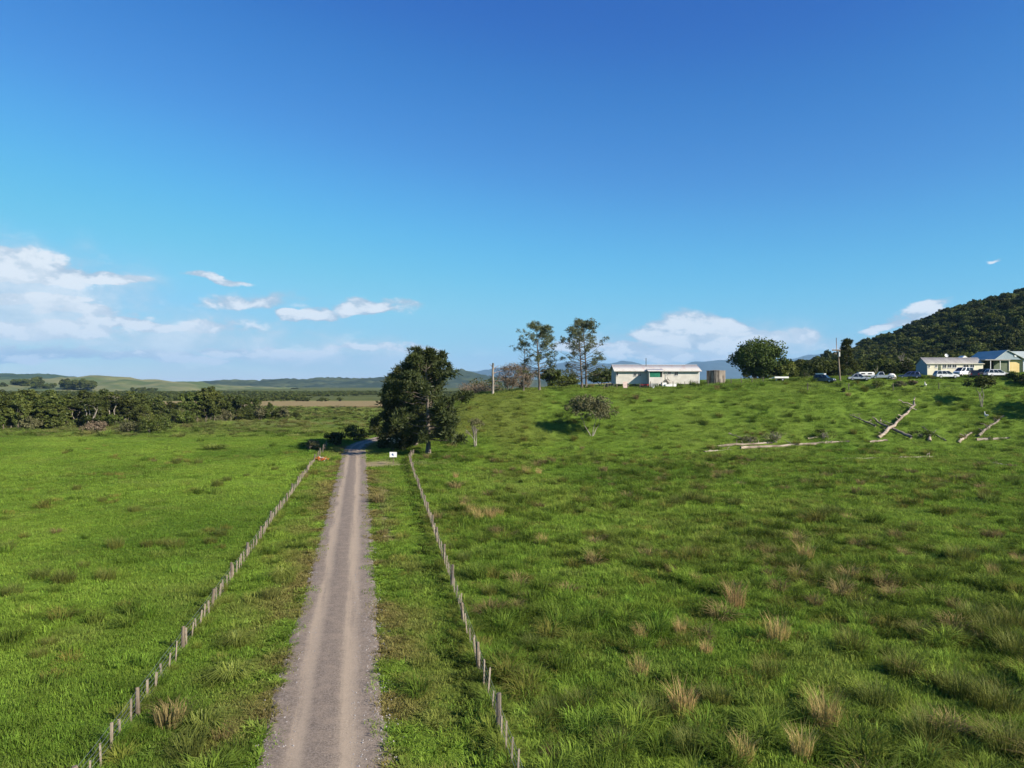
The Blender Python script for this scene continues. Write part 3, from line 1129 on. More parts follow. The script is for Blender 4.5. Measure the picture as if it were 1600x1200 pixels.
def broad(seed, H, width, clumps, per, leaf, foliage, bark, stems=3, base=0.3, flat=0.55, clump_r=0.2, shell=True, trunk_r=.16, up=.35, ground=False, asp=.6):
    """several stems opening into a clumped, uneven crown"""
    r = np.random.default_rng(seed)
    tb = MB()
    ax = width / 2
    cz = H * (base + (1 - base) * .5)
    az_ = H * (1 - base) * .5
    cs, rs = [], []
    for i in range(clumps):
        d = unit(r.normal(0, 1, 3))
        if d[2] < -0.35 and not ground:
            d[2] *= -.6
        k = r.uniform(.55, .95) if shell else r.uniform(.2, .95) ** .6
        lump = 0.78 + .34 * math.sin(3.1 * math.atan2(d[1], d[0]) + seed) * .6 + .15 * r.normal()
        c_ = np.array([d[0] * ax * k * lump, d[1] * ax * k * lump, cz + d[2] * az_ * k * (0.9 + .12 * r.normal())])
        s_ = clump_r * width * r.uniform(.55, 1.25)
        c_[2] = max(c_[2], s_ * flat * .8)
        cs.append(c_)
        rs.append((s_, s_, s_ * flat))
    for i in range(stems):
        a = 2 * math.pi * (i + r.uniform(0, .6)) / stems
        tgt = cs[r.integers(0, len(cs))]
        p1 = np.array([math.cos(a) * ax * .45, math.sin(a) * ax * .45, H * (base + .35)])
        p0 = np.array([math.cos(a) * trunk_r * .8, math.sin(a) * trunk_r * .8, -.3])
        tb.tube(limb(r, p0, p1, .04, .035, 7), np.linspace(trunk_r, trunk_r * .35, 7), 6)
        for _ in range(5):
            tgt = cs[r.integers(0, len(cs))]
            tb.tube(limb(r, p1 * r.uniform(.75, 1), np.array(tgt), .05, .05, 5), np.linspace(trunk_r * .36, .02, 5), 5, caps=False)
    v, rn = leaf_quads(r, cs, rs, per, leaf, up, aspect=asp)
    return tb.mesh('trunk', bark, True), mesh_np('crown', v, 4, foliage, rn)


def bare(seed, H, spread, bark, depth=4, trunk_r=.1, stems=1):
    r = np.random.default_rng(seed)
    tb = MB()

    def grow(p, d, L, rad, k):
        q = limb(r, p, p + d * L, .03, .04, 4)
        tb.tube(q, np.linspace(rad, rad * .62, 4), 5 if k > 1 else 4, caps=False)
        if k == 0:
            return
        for _ in range(3):
            nd = unit(d + r.normal(0, .5, 3) * spread + np.array([0, 0, .12]))
            grow(q[-1] - (q[-1] - q[0]) * r.uniform(0, .35), nd, L * r.uniform(.55, .8), rad * .6, k - 1)
    for i in range(stems):
        grow(np.array([r.normal(0, .15), r.normal(0, .15), -.2]), unit(np.array([r.normal(0, .18), r.normal(0, .18), 1])), H * .42, trunk_r, depth)
    return tb.mesh('trunk', bark, True)


# --- the dark pines where the road bends
p = hit(669, 711)
t_, c_ = pine('roadside_pine', 3, 15.0, 13.2, .15, 52, 12, 34, .36, m_pine, m_bark, (.60, .085), (-.05, 0), low_drop=.22, topround=.9)
tree_obj('roadside_pine', p, [('trunk', t_), ('crown', c_)], 'tall dark pine with pale trunk foot beside the fence end and white sign', group='dark pines at the bend of the road')
p = at(630, 114)
t_, c_ = pine('roadside_pine', 14, 12.4, 8.6, .02, 56, 11, 36, .3, m_pine, m_bark, (.60, .085), low_drop=.25, topround=.75, tuft_r=.7)
tree_obj('roadside_pine', p, [('trunk', t_), ('crown', c_)], 'dense dark pine with foliage to the ground, on the road side of the tall pine', group='dark pines at the bend of the road')
p = at(617, 121)
t_, c_ = pine('roadside_pine', 19, 11.2, 3.8, .01, 56, 10, 40, .26, m_pine, m_bark, (.60, .085), low_drop=.2, topround=.7, tuft_r=.75)
tree_obj('roadside_pine', p, [('trunk', t_), ('crown', c_)], 'leftmost dark pine of the group, hanging over the road bend', group='dark pines at the bend of the road')
p = at(650, 119)
t_, c_ = pine('roadside_pine', 23, 14.2, 9.5, .12, 52, 10, 40, .3, m_pine, m_bark, (.60, .085), low_drop=.1, topround=.9)
tree_obj('roadside_pine', p, [('trunk', t_), ('crown', c_)], 'rearmost dark pine, its top showing behind the tall roadside pine', group='dark pines at the bend of the road')

# --- pines on the skyline of the knoll
p = at(843, 147)
t_, c_ = pine('hill_pine', 41, 13.4, 9.0, .20, 66, 10, 18, .24, m_pine2, m_bark, (.38, .055), sparse=.3, topround=1.05, tuft_r=.42)
tree_obj('hill_pine', p, [('trunk', t_), ('crown', c_)], 'rounded pine with olive crown and bare lower trunk on the hill crest', group='tall pines on the hill crest')
p = at(912, 149)
t_, c_ = pine('hill_pine', 47, 13.8, 10.4, .14, 60, 8, 17, .22, m_pine2, m_bark, (.38, .055), twin=True, sparse=.5, topround=.95, tuft_r=.40)
tree_obj('hill_pine', p, [('trunk', t_), ('crown', c_)], 'twin-stemmed pine with sparse crown and bare limbs near the weatherboard house', group='tall pines on the hill crest')
p = at(818, 146)
t_, c_ = pine('hill_pine', 53, 10.2, 3.6, .35, 22, 4, 22, .15, m_pine2, m_bark, (.36, .055), sparse=.8, topround=.9, tuft_r=.36)
tree_obj('hill_pine', p, [('trunk', t_), ('crown', c_)], 'thin half-dead pine, the smallest of the three on the hill crest', group='tall pines on the hill crest')
# dead snag
p = at(770, 148)
tb = MB()
r_ = np.random.default_rng(5)
tb.tube(limb(r_, (0, 0, -.4), (.05, 0, 6.4), 0, .006, 8), np.linspace(.27, .20, 8), 8)
br = MB()
for z0, dx, dz in ((5.0, 1.3, 1.0), (4.2, 2.2, .5), (3.4, -1.0, .5), (2.4, 2.6, .6), (5.6, -.7, .6), (1.6, 1.6, .3), (1.2, -2, .3)):
    br.tube(limb(r_, (0, 0, z0), (dx, r_.normal(0, .8), z0 + dz), .05, .05, 5), [.10, .08, .06, .04, .02], 5, caps=False)
e = empty('dead_tree', p)
tb.build('trunk', m_barkpale, e, True)
br.build('branch', m_bark_red, e, True)
tag(e, 'pale dead snapped tree trunk standing on the left shoulder of the hill', 'tree')

# --- brush and scrub behind the shoulder of the knoll
for k, (px, d, H, wd, col, lab) in enumerate((
        (797, 178, 8.2, 9, m_brown, 'brown leafless thicket behind the hill crest between snag and pines'),
        (762, 200, 7.8, 12, m_bush, 'dark green scrub tree behind the pale dead trunk'),
        (735, 205, 7.4, 10, m_bush, 'dark green scrub tree between the roadside pine and the dead trunk'),
        (710, 190, 3.6, 12, m_brown, 'low brown brush patch just beside the roadside pine'),
        (745, 185, 4.3, 12, m_brown, 'low grey-brown brush in front of the dark scrub'),
        (820, 185, 8.0, 7, m_brown, 'brown twiggy thicket under the thin pine'),
        (860, 168, 5.0, 6, m_bush, 'small dark tree at the foot of the rounded pine'),
        (885, 180, 4.0, 8, m_bush, 'low dark scrub between the two larger crest pines'),
        (940, 172, 4.6, 7, m_kanuka, 'olive shrub at the left end of the weatherboard house'))):
    base_z = at(px, d)
    br_ = col is m_brown
    t_, c_ = broad(500 + k, H, wd, 34, 150 if br_ else 70, .19 if br_ else .26, col, m_bark, base=.12, flat=.6, ground=True, asp=.25 if br_ else .6, stems=7 if br_ else 3)
    tree_obj('scrub_tree', base_z, [('trunk', t_), ('crown', c_)], lab, 'tree', 'scrub behind the hill crest')

# --- trees standing on the slope
p = hit(925, 681)
t_, c_ = broad(61, 7.4, 9.4, 74, 90, .18, m_grey, m_barkpale, stems=3, base=.12, flat=.7, clump_r=.12, trunk_r=.085, asp=.45)
tree_obj('slope_tree', p, [('trunk', t_), ('crown', c_)], 'spindly grey-green tree on the hillside below the weatherboard house')
p = hit(744, 697)
t2 = bare(62, 4.0, .55, m_barkpale, 3, .10, 3)
_, c_ = broad(63, 4.8, 3.2, 16, 60, .13, m_grey, m_barkpale, stems=1, base=.5, flat=.6, clump_r=.18, asp=.4)
tree_obj('slope_tree', p, [('trunk', t2), ('crown', c_)], 'small bare whitish multi-stemmed tree at the foot of the slope beside the roadside pine')
p = hit(1534, 636)
t_, c_ = broad(64, 5.6, 5.2, 30, 90, .16, m_bush, m_barkpale, stems=3, base=.42, flat=.5, clump_r=.17, trunk_r=.09)
tree_obj('slope_tree', p, [('trunk', t_), ('crown', c_)], 'small flat-topped tree on the slope below the parked white cars')

# --- big round tree and hedge by the tank
p = at(1186, 168)
t_, c_ = broad(71, 10.4, 15.5, 110, 150, .27, m_broad, m_bark, stems=4, base=.02, flat=.75, clump_r=.13, ground=True, trunk_r=.4)
tree_obj('shade_tree', p, [('trunk', t_), ('crown', c_)], 'large dense round green tree beside the concrete water tank')
for k, (px, d, H, wd) in enumerate(((1243, 172, 4.3, 8), (1272, 178, 4.2, 8), (1303, 180, 4.4, 7), (1228, 166, 3.4, 6))):
    t_, c_ = broad(80 + k, H, wd, 44, 90, .26, m_bush, m_bark, base=.02, flat=.7, ground=True)
    tree_obj('hedge_tree', at(px, d), [('trunk', t_), ('crown', c_)],
             ('dark bushy tree just right of the large round tree', 'dark bushy tree behind the dark off-road car', 'dark bushy tree directly left of the power pole', 'low bush at the right foot of the large round tree')[k], 'tree', 'bushes between round tree and power pole')
p = at(1322, 165)
t_, c_ = pine('conifer', 90, 8.6, 3.4, .05, 30, 6, 34, .2, m_kanuka, m_bark, (.42, .08), topround=.55, tuft_r=.5)
tree_obj('conifer', p, [('trunk', t_), ('crown', c_)], 'narrow pointed green tree just right of the power pole')
for k, (px, d, H, wd, lab) in enumerate(((1602, 138, 2.4, 4.0, 'dark shrub at the right picture edge below the yellow-walled house'), (1584, 141, 1.2, 2.6, 'low shrub beside the right-hand end of the parked cars'))):
    t_, c_ = broad(95 + k, H, wd, 30, 80, .18, m_bush, m_bark, base=.05, flat=.7, ground=True)
    tree_obj('edge_shrub', at(px, d), [('trunk', t_), ('crown', c_)], lab, 'shrub')
for k, (x_, y_, H, wd) in enumerate(((97.5, 124, 10.0, 8.5), (104, 116, 11.5, 10))):
    t_, c_ = broad(98 + k, H, wd, 44, 90, .25, m_bush, m_bark, base=.05, flat=.7, ground=True)
    tree_obj('edge_tree', (x_, y_, hz(x_, y_)), [('trunk', t_), ('crown', c_)], 'bushy tree outside the right edge, shading the foot of the slope', 'tree', 'trees off the right edge')

# --- bush-clad hill behind the houses: canopy as one mass, front row singly
CAN = []
for k in range(7):
    t_, c_ = broad(600 + k, 7.0, 7.5, 46, 62, .34, m_bush, m_bark, base=.12, flat=.62, clump_r=.15, shell=True, up=.5)
    CAN.append(c_)
gxs, gys = np.meshgrid(np.arange(62, 380, 3.3), np.arange(176, 440, 3.3))
gxs = gxs.ravel() + rng.uniform(-2.2, 2.2, gxs.size)
gys = gys.ravel() + rng.uniform(-2.2, 2.2, gys.size)
front = np.interp(gxs, [62, 80, 100, 130, 160], [184, 182, 186, 190, 190])
k = (gys > front) & (gxs < 0.80 * gys + 16) & (gxs > 0.40 * gys - 4)
gxs, gys = gxs[k], gys[k]
s = np.clip(rng.lognormal(-.2, .3, len(gxs)), .45, 1.4) * .72 * np.interp(gxs, [60, 110], [.5, .95]) * np.interp(gys, [180, 240], [.62, 1.0])
scatter('bush_canopy', np.stack([gxs, gys, height(gxs, gys) - .6], 1), np.stack([s, s, s * rng.uniform(.8, 1.25, len(s))], 1),
        np.stack([np.zeros(len(s)), np.zeros(len(s)), rng.uniform(0, 6.28, len(s))], 1), rng.integers(0, 7, len(s)), np.zeros((len(s), 3)), CAN)
tag(bpy.data.objects['bush_canopy'], 'dense dark native bush covering the hill behind the houses', 'forest')
KAN = []
for k in range(6):
    KAN.append(broad(700 + k, 7.6, 7.4, 56, 66, .26, m_kanuka, m_barkpale if k == 1 else m_bark, stems=3, base=.34 if k == 1 else .04, flat=.5, clump_r=.14, trunk_r=.11, up=.5, ground=k != 1))
x_ = 60.0
k = 0
while x_ < 175:
    y_ = float(np.interp(x_, [60, 80, 100, 130, 175], [182, 180, 183, 187, 190])) + random.uniform(-1.5, 1)
    s = random.uniform(.42, .72)
    tree_obj('bush_tree', (x_, y_, hz(x_, y_)), [('trunk', KAN[k % 6][0]), ('crown', KAN[k % 6][1])], 'bush tree in the front row at the foot of the dark hill', 'tree',
             'front row of trees at the foot of the bush hill', random.uniform(0, 6.28), s)
    x_ += random.uniform(4.0, 6.0)
    k += 1
t2 = bare(99, 6.0, .6, m_barkpale, 4, .13)
tree_obj('dead_tree', at(1415, 186), [('trunk', t2)], 'grey leafless tree in front of the bush hill, left of the long cream house')

# --- belt of trees along the far side of the left paddock
BELT = []
for px in range(-30, 470, 9):
    py = np.interp(px, [-40, 0, 60, 150, 220, 280, 330, 400, 450, 480], [673, 672, 671, 668, 664, 662, 659, 656, 655, 654])
    top = np.interp(px, [-40, 0, 30, 60, 120, 140, 170, 195, 215, 250, 290, 300, 325, 345, 365, 390, 410, 425, 445, 480],
                    [616, 614, 612, 613, 615, 620, 621, 622, 636, 626, 634, 616, 604, 612, 620, 634, 634, 630, 640, 648])
    d = EYE * FPX / (py - 600)
    BELT.append((px + random.uniform(-7, 7), d + random.uniform(1, 16), (py - top) / FPX * d * random.choice((.5, .7, .85, .95, 1.0, 1.08))))
for px in range(-20, 230, 12):      # the deeper part of the wood
    d = random.uniform(178, 215)
    BELT.append((px + random.uniform(-5, 5), d, random.uniform(7.0, 9.6)))
for px in range(235, 400, 16):
    d = random.uniform(215, 245)
    BELT.append((px + random.uniform(-5, 5), d, random.uniform(4.6, 7.2)))
for i, (px, d, H) in enumerate(BELT):
    k = random.randrange(6)
    g = at(px, d)
    wv = random.uniform(.65, 1.35)
    tree_obj('belt_tree', g, [('trunk', KAN[k][0]), ('crown', KAN[k][1])], 'bushy tree in the front row of the belt along the left paddock' if i < 56 else ('tall bushy tree deep in the left end of the belt' if i < 77 else 'smaller bushy tree at the back of the belt, near the tan marsh'), 'tree',
             'belt of trees beyond the left paddock', random.uniform(0, 6.28), max(.42, H / 7.6 * wv), H / 7.6)
LOWS = [broad(770 + k, 3.2, 4.6, 26, 60, .2, (m_bush, m_kanuka, m_grey)[k], m_bark, base=.02, flat=.7, ground=True) for k in range(3)]
for i in range(34):
    px = random.uniform(-20, 455)
    py = np.interp(px, [-40, 0, 60, 150, 220, 280, 330, 400, 450, 480], [673, 672, 671, 668, 664, 662, 659, 656, 655, 654])
    d = EYE * FPX / (py - 600)
    k = random.choice((0, 0, 1, 2))
    tree_obj('belt_shrub', at(px, d + random.uniform(-1.5, 2.5)), [('trunk', LOWS[k][0]), ('crown', LOWS[k][1])], 'low rounded shrub at the front foot of the left tree belt', 'shrub',
             'shrubs along the front of the left tree belt', random.uniform(0, 6.28), random.uniform(.5, 1.25))
p = hit(176, 664)
tr1, cr1 = broad(720, 8.0, 8.0, 30, 80, .2, m_kanuka, m_barkpale, stems=5, base=.55, flat=.42, clump_r=.17, trunk_r=.17, up=.6)
tree_obj('umbrella_tree', p, [('trunk', tr1), ('crown', cr1)], 'umbrella-shaped tree with clustered whitish trunks in front of the left tree belt')
p = hit(143, 668)
tr1, cr1 = broad(721, 7.6, 8.5, 30, 80, .2, m_kanuka, m_barkpale, stems=4, base=.5, flat=.42, clump_r=.17, trunk_r=.17, up=.6)
tree_obj('umbrella_tree', p, [('trunk', tr1), ('crown', cr1)], 'flat-topped tree with pale straight trunks, left of the umbrella-shaped tree')
for k, (px, py, H, wd, mt, lab) in enumerate(((236, 677, 3.8, 6.5, m_bush, 'dark shrub sprawling out into the left paddock before the tree belt'), (205, 676, 2.4, 7, m_grey, 'low grey scrub heap at the edge of the left paddock'),
                                             (152, 677, 2.4, 5, m_brown, 'reddish-brown low bush in front of the pale trunks'), (260, 673, 2.6, 5, m_bush, 'small dark bush at the right end of the scrub heap'))):
    t_, c_ = broad(730 + k, H, wd, 26, 70, .17, mt, m_bark, base=.02, flat=.7, ground=True)
    tree_obj('paddock_shrub', hit(px, py), [('trunk', t_), ('crown', c_)], lab, 'shrub')

# --- shrubs at the road bend
for k, (px, py, H, wd, mt, lab) in enumerate(((528, 697, 2.6, 4.2, m_bush, 'dark round bush on the left of the road in the pine shadow'), (556, 689, 3.2, 5.6, m_bush, 'dark bush beyond the road, deepest in the pine shadow'),
                                             (586, 680, 2.6, 4.5, m_bush, 'grey-green bush at the far side of the shaded road bend'), (487, 704, 1.7, 2.6, m_grey, 'small thin-leaved shrub at the end of the left fence'))):
    t_, c_ = broad(740 + k, H, wd, 24, 70, .15, mt, m_bark, base=.02, flat=.7, ground=True)
    tree_obj('roadside_bush', hit(px, py), [('trunk', t_), ('crown', c_)], lab, 'shrub')
# flowering shrub behind the sign
p = hit(614, 706)
tb = MB()
r_ = np.random.default_rng(9)
lv, fl = [], []
for i in range(16):
    a = r_.uniform(0, 6.28)
    q = limb(r_, (0, 0, -.1), (math.cos(a) * r_.uniform(.2, 1.2), math.sin(a) * r_.uniform(.2, .8), r_.uniform(1.1, 2.1)), .05, .04, 5)
    tb.tube(q, np.linspace(.022, .01, 5), 4, caps=False)
    fl.append(q[-1])
    lv.append(q[2])
    lv.append(q[3] * .8)
v, rn = leaf_quads(r_, fl, np.tile([[.17, .17, .06]], (len(fl), 1)), 26, .055, 1.2)
v2, rn2 = leaf_quads(r_, lv, np.tile([[.3, .3, .24]], (len(lv), 1)), 26, .11, .4)
tree_obj('flowering_plant', p, [('stem', tb.mesh('stem', m_bark)), ('leaves', mesh_np('leaves', v2, 4, m_kanuka, rn2)), ('blossom', mesh_np('blossom', v, 4, m_blossom, rn))],
         'tall plant with cream flower heads behind the white sign', 'plant')

# --- scrub over the wet flats, and far tree clumps
SCR = [broad(760 + k, 3.0, 4.5, 14, 26, .4, m_kanuka, m_bark, base=.02, flat=.7, ground=True, stems=1)[1] for k in range(3)]
N = 5200
y = rng.uniform(430, 900, N)
x = rng.uniform(-.75, -0.02, N) * y
s = rng.uniform(.35, 1.0, N)
k = fbm(x / 60, y / 80, 99, 3) > .40
k |= y > 820
x, y, s = x[k], y[k], s[k]
N1 = 420
y2 = rng.uniform(205, 318, N1)
x2 = rng.uniform(-.45, -.12, N1) * y2
s2 = rng.uniform(.15, .38, N1)
x, y, s = np.concatenate([x, x2]), np.concatenate([y, y2]), np.concatenate([s, s2])
o = scatter('wetland_scrub', np.stack([x, y, height(x, y) - .2], 1), s, np.stack([0 * s, 0 * s, rng.uniform(0, 6.28, len(s))], 1), rng.integers(0, 3, len(s)), np.zeros((len(s), 3)), SCR)
tag(o, 'olive scrub spread over the far wetland flats', 'scrub')


def on_ridge(px, py, d):
    return ((px - 800) / FPX * d, d, EYE + (600 - py) / FPX * d)


pts, ss = [], []
for px0, px1, py0, py1, d, nn in ((20, 46, 591, 603, 1080, 60), (50, 88, 598, 606, 1020, 50), (98, 148, 594, 608, 1000, 120), (205, 245, 604, 610, 980, 60), (-40, 12, 596, 606, 1050, 60), (54, 64, 590, 606, 1040, 26)):
    for _ in range(nn):
        px = random.uniform(px0, px1)
        py = random.uniform((py0 + py1) / 2, py1)
        pts.append(on_ridge(px, py + 3, d + random.uniform(-15, 15)))
        ss.append(random.uniform(.8, 1.5) * (py1 - py0) / 14)
sa = np.array(ss)
o = scatter('far_woods', np.array(pts), np.stack([sa, sa, sa * 1.15], 1), np.stack([0 * sa, 0 * sa, rng.uniform(0, 6.28, len(sa))], 1), rng.integers(0, 7, len(sa)), np.zeros((len(sa), 3)), CAN)
tag(o, 'dark far-off tree clumps below the green hills', 'woods')
# ------------------------------------------------------------------ fences
m_post = rough_mat('post_wood', (0.10, 0.077, 0.055), (0.21, 0.17, 0.125), 5.0, stretch=(1, 1, .2), bump=.5)
m_batten = rough_mat('batten_wood', (0.17, 0.135, 0.098), (0.33, 0.28, 0.215), 6.0, stretch=(1, 1, .2), bump=.4)
m_postdark = rough_mat('post_wood_dark', (0.085, 0.07, 0.055), (0.18, 0.15, 0.12), 5.0, stretch=(1, 1, .2), bump=.5)
m_wire = new_mat('wire', (.34, .34, .33), .5, .8)[0]


def post_mesh(name, h, r0, mat, seed, sides=8):
    r = np.random.default_rng(seed)
    t = np.arange(sides) / sides * 2 * np.pi
    rings = []
    for z, k in ((-.25, 1.02), (.2, 1.0), (h * .6, .95), (h - .03, .9), (h, .72)):
        rad = r0 * k * r.uniform(.9, 1.08, sides)
        rings.append(np.stack([np.cos(t) * rad + r.normal(0, .004), np.sin(t) * rad, np.full(sides, z) + (z == h) * r.normal(0, .012, sides)], 1))
    v = np.concatenate(rings)
    f = []
    for i in range(4):
        for k in range(sides):
            f.append((i * sides + k, i * sides + (k + 1) % sides, (i + 1) * sides + (k + 1) % sides, (i + 1) * sides + k))
    f.append(tuple(4 * sides + k for k in range(sides)))
    return MB().add(v, f).mesh(name, mat)


def batten_mesh(h, seed):
    r = np.random.default_rng(seed)
    m = MB()
    a, b = .027, .02
    m.box(-a, a, -b, b, -.15, h)
    m.v[0][4:, :2] += r.normal(0, .008, (4, 2))
    m.v[0][4:, 2] += r.normal(0, .012, 4)
    return m.mesh('batten', m_batten)


POSTS = [post_mesh('post', 1.12, .075, m_post, k) for k in range(3)] + [post_mesh('post', 1.2, .09, m_postdark, 9)]
BATTS = [batten_mesh(h, k) for k, h in enumerate((.92, .98, .88, 1.0, .8))]


def fence(name, path, label, post_gap, batten_gap, wires=5, lean=.045, hscale=1.0, dark=.3, seed=1, batten_s=1.0, group=None, post_s=1.0):
    r = np.random.default_rng(seed)
    P = np.array(path, float)
    seg = np.linalg.norm(np.diff(P, axis=0), axis=1)
    cum = np.concatenate([[0], np.cumsum(seg)])
    x0, y0 = P[0]
    e = empty(name, (x0, y0, hz(x0, y0)))

    def pos(s):
        return np.interp(s, cum, P[:, 0]), np.interp(s, cum, P[:, 1])
    ang = math.atan2(P[1][1] - y0, P[1][0] - x0)
    s = 0.0
    ps = []
    while s <= cum[-1] + .01:
        ps.append(s)
        s += post_gap * r.uniform(.9, 1.1)
    base = hz(x0, y0)
    for s in ps:
        x, y = pos(s)
        o = place('post', POSTS[3] if r.uniform() < dark else POSTS[r.integers(0, 3)], e, (x - x0, y - y0, hz(x, y) - base), (r.normal(0, lean), r.normal(0, lean), r.uniform(0, 6)))
        o.scale = (post_s, post_s, hscale * r.uniform(.9, 1.08))
    if batten_gap:
        s = batten_gap
        while s < cum[-1]:
            if min(abs(s - q) for q in ps) > batten_gap * .4:
                x, y = pos(s)
                o = place('batten', BATTS[r.integers(0, 5)], e, (x - x0, y - y0, hz(x, y) - base), (r.normal(0, lean * 1.4), r.normal(0, lean * 1.4), ang + r.normal(0, .25)))
                o.scale = (batten_s, batten_s, hscale * r.uniform(.78, 1.08))
            s += batten_gap * r.uniform(.85, 1.15)
    ss_ = np.arange(0, cum[-1], 1.2)
    wx, wy = pos(ss_)
    wz = height(wx, wy)
    for k in range(wires):
        h_ = (.16 + .8 * k / max(1, wires - 1)) * hscale
        MB().tube(np.stack([wx - x0, wy - y0, wz - base + h_ + .015 * np.sin(ss_ * 2.3 + k)], 1), .005, 3, caps=False).build('wire', m_wire, e)
    return tag(e, label, 'fence', group)


ys = np.array([13, 19.8, 40, 60, 80, 93])
fence('batten_fence', [(float(lfence_x(q)), q) for q in ys], 'leaning wood batten and wire fence along the left side of the road', 5.2, .82, hscale=.85, dark=.4, seed=3, batten_s=1.1)
a = hit(490, 727)
b_ = hit(511, 699)
fence('batten_fence', [(float(lfence_x(93.8)), 93.8), (b_.x, b_.y), (b_.x + .6, b_.y + 8)], 'short end of wire fence running from the flower pile to the dark bush', 4.6, 0, hscale=1.05, seed=4)
ys = np.array([12, 19.7, 40, 60, 80, 95.6, 104])
fence('batten_fence', [(float(rfence_x(q)), q) for q in ys], 'weathered batten and wire fence along the right side of the road', 4.9, .92, hscale=1.0, dark=.55, seed=6)
p0, p1 = hit(10, 672), hit(205, 664)
fence('paddock_fence', [(p0.x, p0.y - 1), (p1.x, p1.y - 1)], 'pale post fence in front of the left tree belt', 3.0, 1.5, wires=3, seed=8, hscale=1.15, batten_s=2.2, post_s=1.3, dark=0)
p0, p1 = hit(285, 661), hit(365, 658)
fence('paddock_fence', [(p0.x, p0.y - 1), (p1.x, p1.y - 1)], 'faint grey post fence by the right end of the left tree belt', 2.2, 0, wires=3, seed=9, hscale=1.1, dark=0, post_s=1.4)
fence('yard_fence', [(at(944, 146).x, 146), (at(1100, 147).x, 147), (at(1204, 150).x, 150)], 'wire fence on thin dark posts in front of the weatherboard house and tank', 2.4, 0, wires=4, seed=10, hscale=1.05, dark=.6, post_s=.9)
fence('yard_fence', [(at(1262, 138).x, 138), (at(1420, 137.5).x, 137.5), (at(1545, 137).x, 137)], 'sparse wire fence on dark posts along the slope below the parked cars', 8.5, 0, wires=3, seed=11, hscale=1.15, dark=1, post_s=.9)

# ------------------------------------------------------------------ tussocks that stand out one by one
def plant_mat(name, c1, c2, trans=.25):
    return leaf_mat(name, c1, c2, .18, trans)


m_dry = plant_mat('dry_tussock', (0.33, 0.235, 0.085), (0.52, 0.385, 0.16))
m_rush = plant_mat('rush', (0.080, 0.105, 0.020), (0.170, 0.185, 0.042))
m_lush = plant_mat('lush_tussock', (0.13, 0.175, 0.026), (0.24, 0.27, 0.06))
DRY, RUSH, LUSH = [], [], []
for k in range(4):
    v, r_ = blades(800 + k, 230, .26, .35, 1.1, .010, .25, fountain=.25)
    DRY.append(mesh_np('leaves', v, 4, m_dry, r_))
    v, r_ = blades(820 + k, 520, .42, .25, .85, .011, .3, fountain=.35)
    RUSH.append(mesh_np('leaves', v, 4, m_rush, r_))
    v, r_ = blades(840 + k, 300, .3, .5, 1.0, .024, .5, fountain=.9, droop=.9)
    LUSH.append(mesh_np('leaves', v, 4, m_lush, r_))


def tussock(name, me_, px, py, s, label, group, sz=None):
    g = hit(px, py)
    o = place(name, me_, None, (g.x, g.y, g.z - .03), (0, 0, random.uniform(0, 6.28)))
    o.scale = (s, s, s * (sz or random.uniform(.85, 1.15)))
    return tag(o, label, 'tussock', group)


dry_spots = [(712, 748, 1.3, 'small tan tussock alone near the right fence, below the roadside pine'), (736, 804, 1.2, 'tan tussock at the left end of the straw-coloured cluster'),
             (748, 815, 1.5, 'tan tussock in the middle of the straw-coloured cluster'), (766, 812, 1.7, 'tallest tan tussock of the straw-coloured cluster'), (781, 808, 1.2, 'tan tussock at the right end of the straw-coloured cluster'),
             (724, 793, .9, 'smallest tan tussock just above the straw-coloured cluster'), (822, 741, 1.8, 'wide tan tussock in mid-field below the bare whitish tree'), (842, 742, 1.3, 'faint tan tussock right of the wide tan one'),
             (848, 850, 1.2, 'lone tan tussock in mid-field right of the straw-coloured cluster'), (1150, 956, 1.7, 'rounded straw-coloured tussock in the middle of the right paddock'), (1259, 876, 1.8, 'pale tan tussock with dark rush beside it, upper right paddock'),
             (1215, 1005, 1.7, 'broad dry seeding tussock right of the rounded straw-coloured one'), (1001, 1002, 1.05, 'slim tan stalks standing alone, left of the right paddock centre'), (998, 1062, 1.35, 'bright orange-tan tussock with a dark shadow at its left'),
             (1063, 995, 1.0, 'slim tan stalks right of the lone slim stalks'), (1068, 1118, 1.6, 'tall orange-tan plume tussock towards the picture foot'), (1103, 1024, .9, 'short tan stalk clump between the plume tussock and the rounded one'),
             (1290, 1140, 1.6, 'dry brown tussock patch low in the right paddock'), (1160, 1196, 1.2, 'tan tussock cut by the lower picture edge'), (1252, 1192, 1.2, 'dry tussock near the lower edge, right of the other tan one'),
             (1088, 918, .9, 'dull tan tussock above the rounded straw-coloured one'), (1552, 905, 1.1, 'brownish tussock near the right picture edge'), (1590, 885, 1.2, 'brown tussock touching the right picture edge'), (345, 1035, .0, '')]
for i, (px, py, s, lab) in enumerate(dry_spots):
    if s:
        tussock('dry_tussock', DRY[i % 4], px, py, s * .8, lab, 'dry tan tussocks in the right paddock')
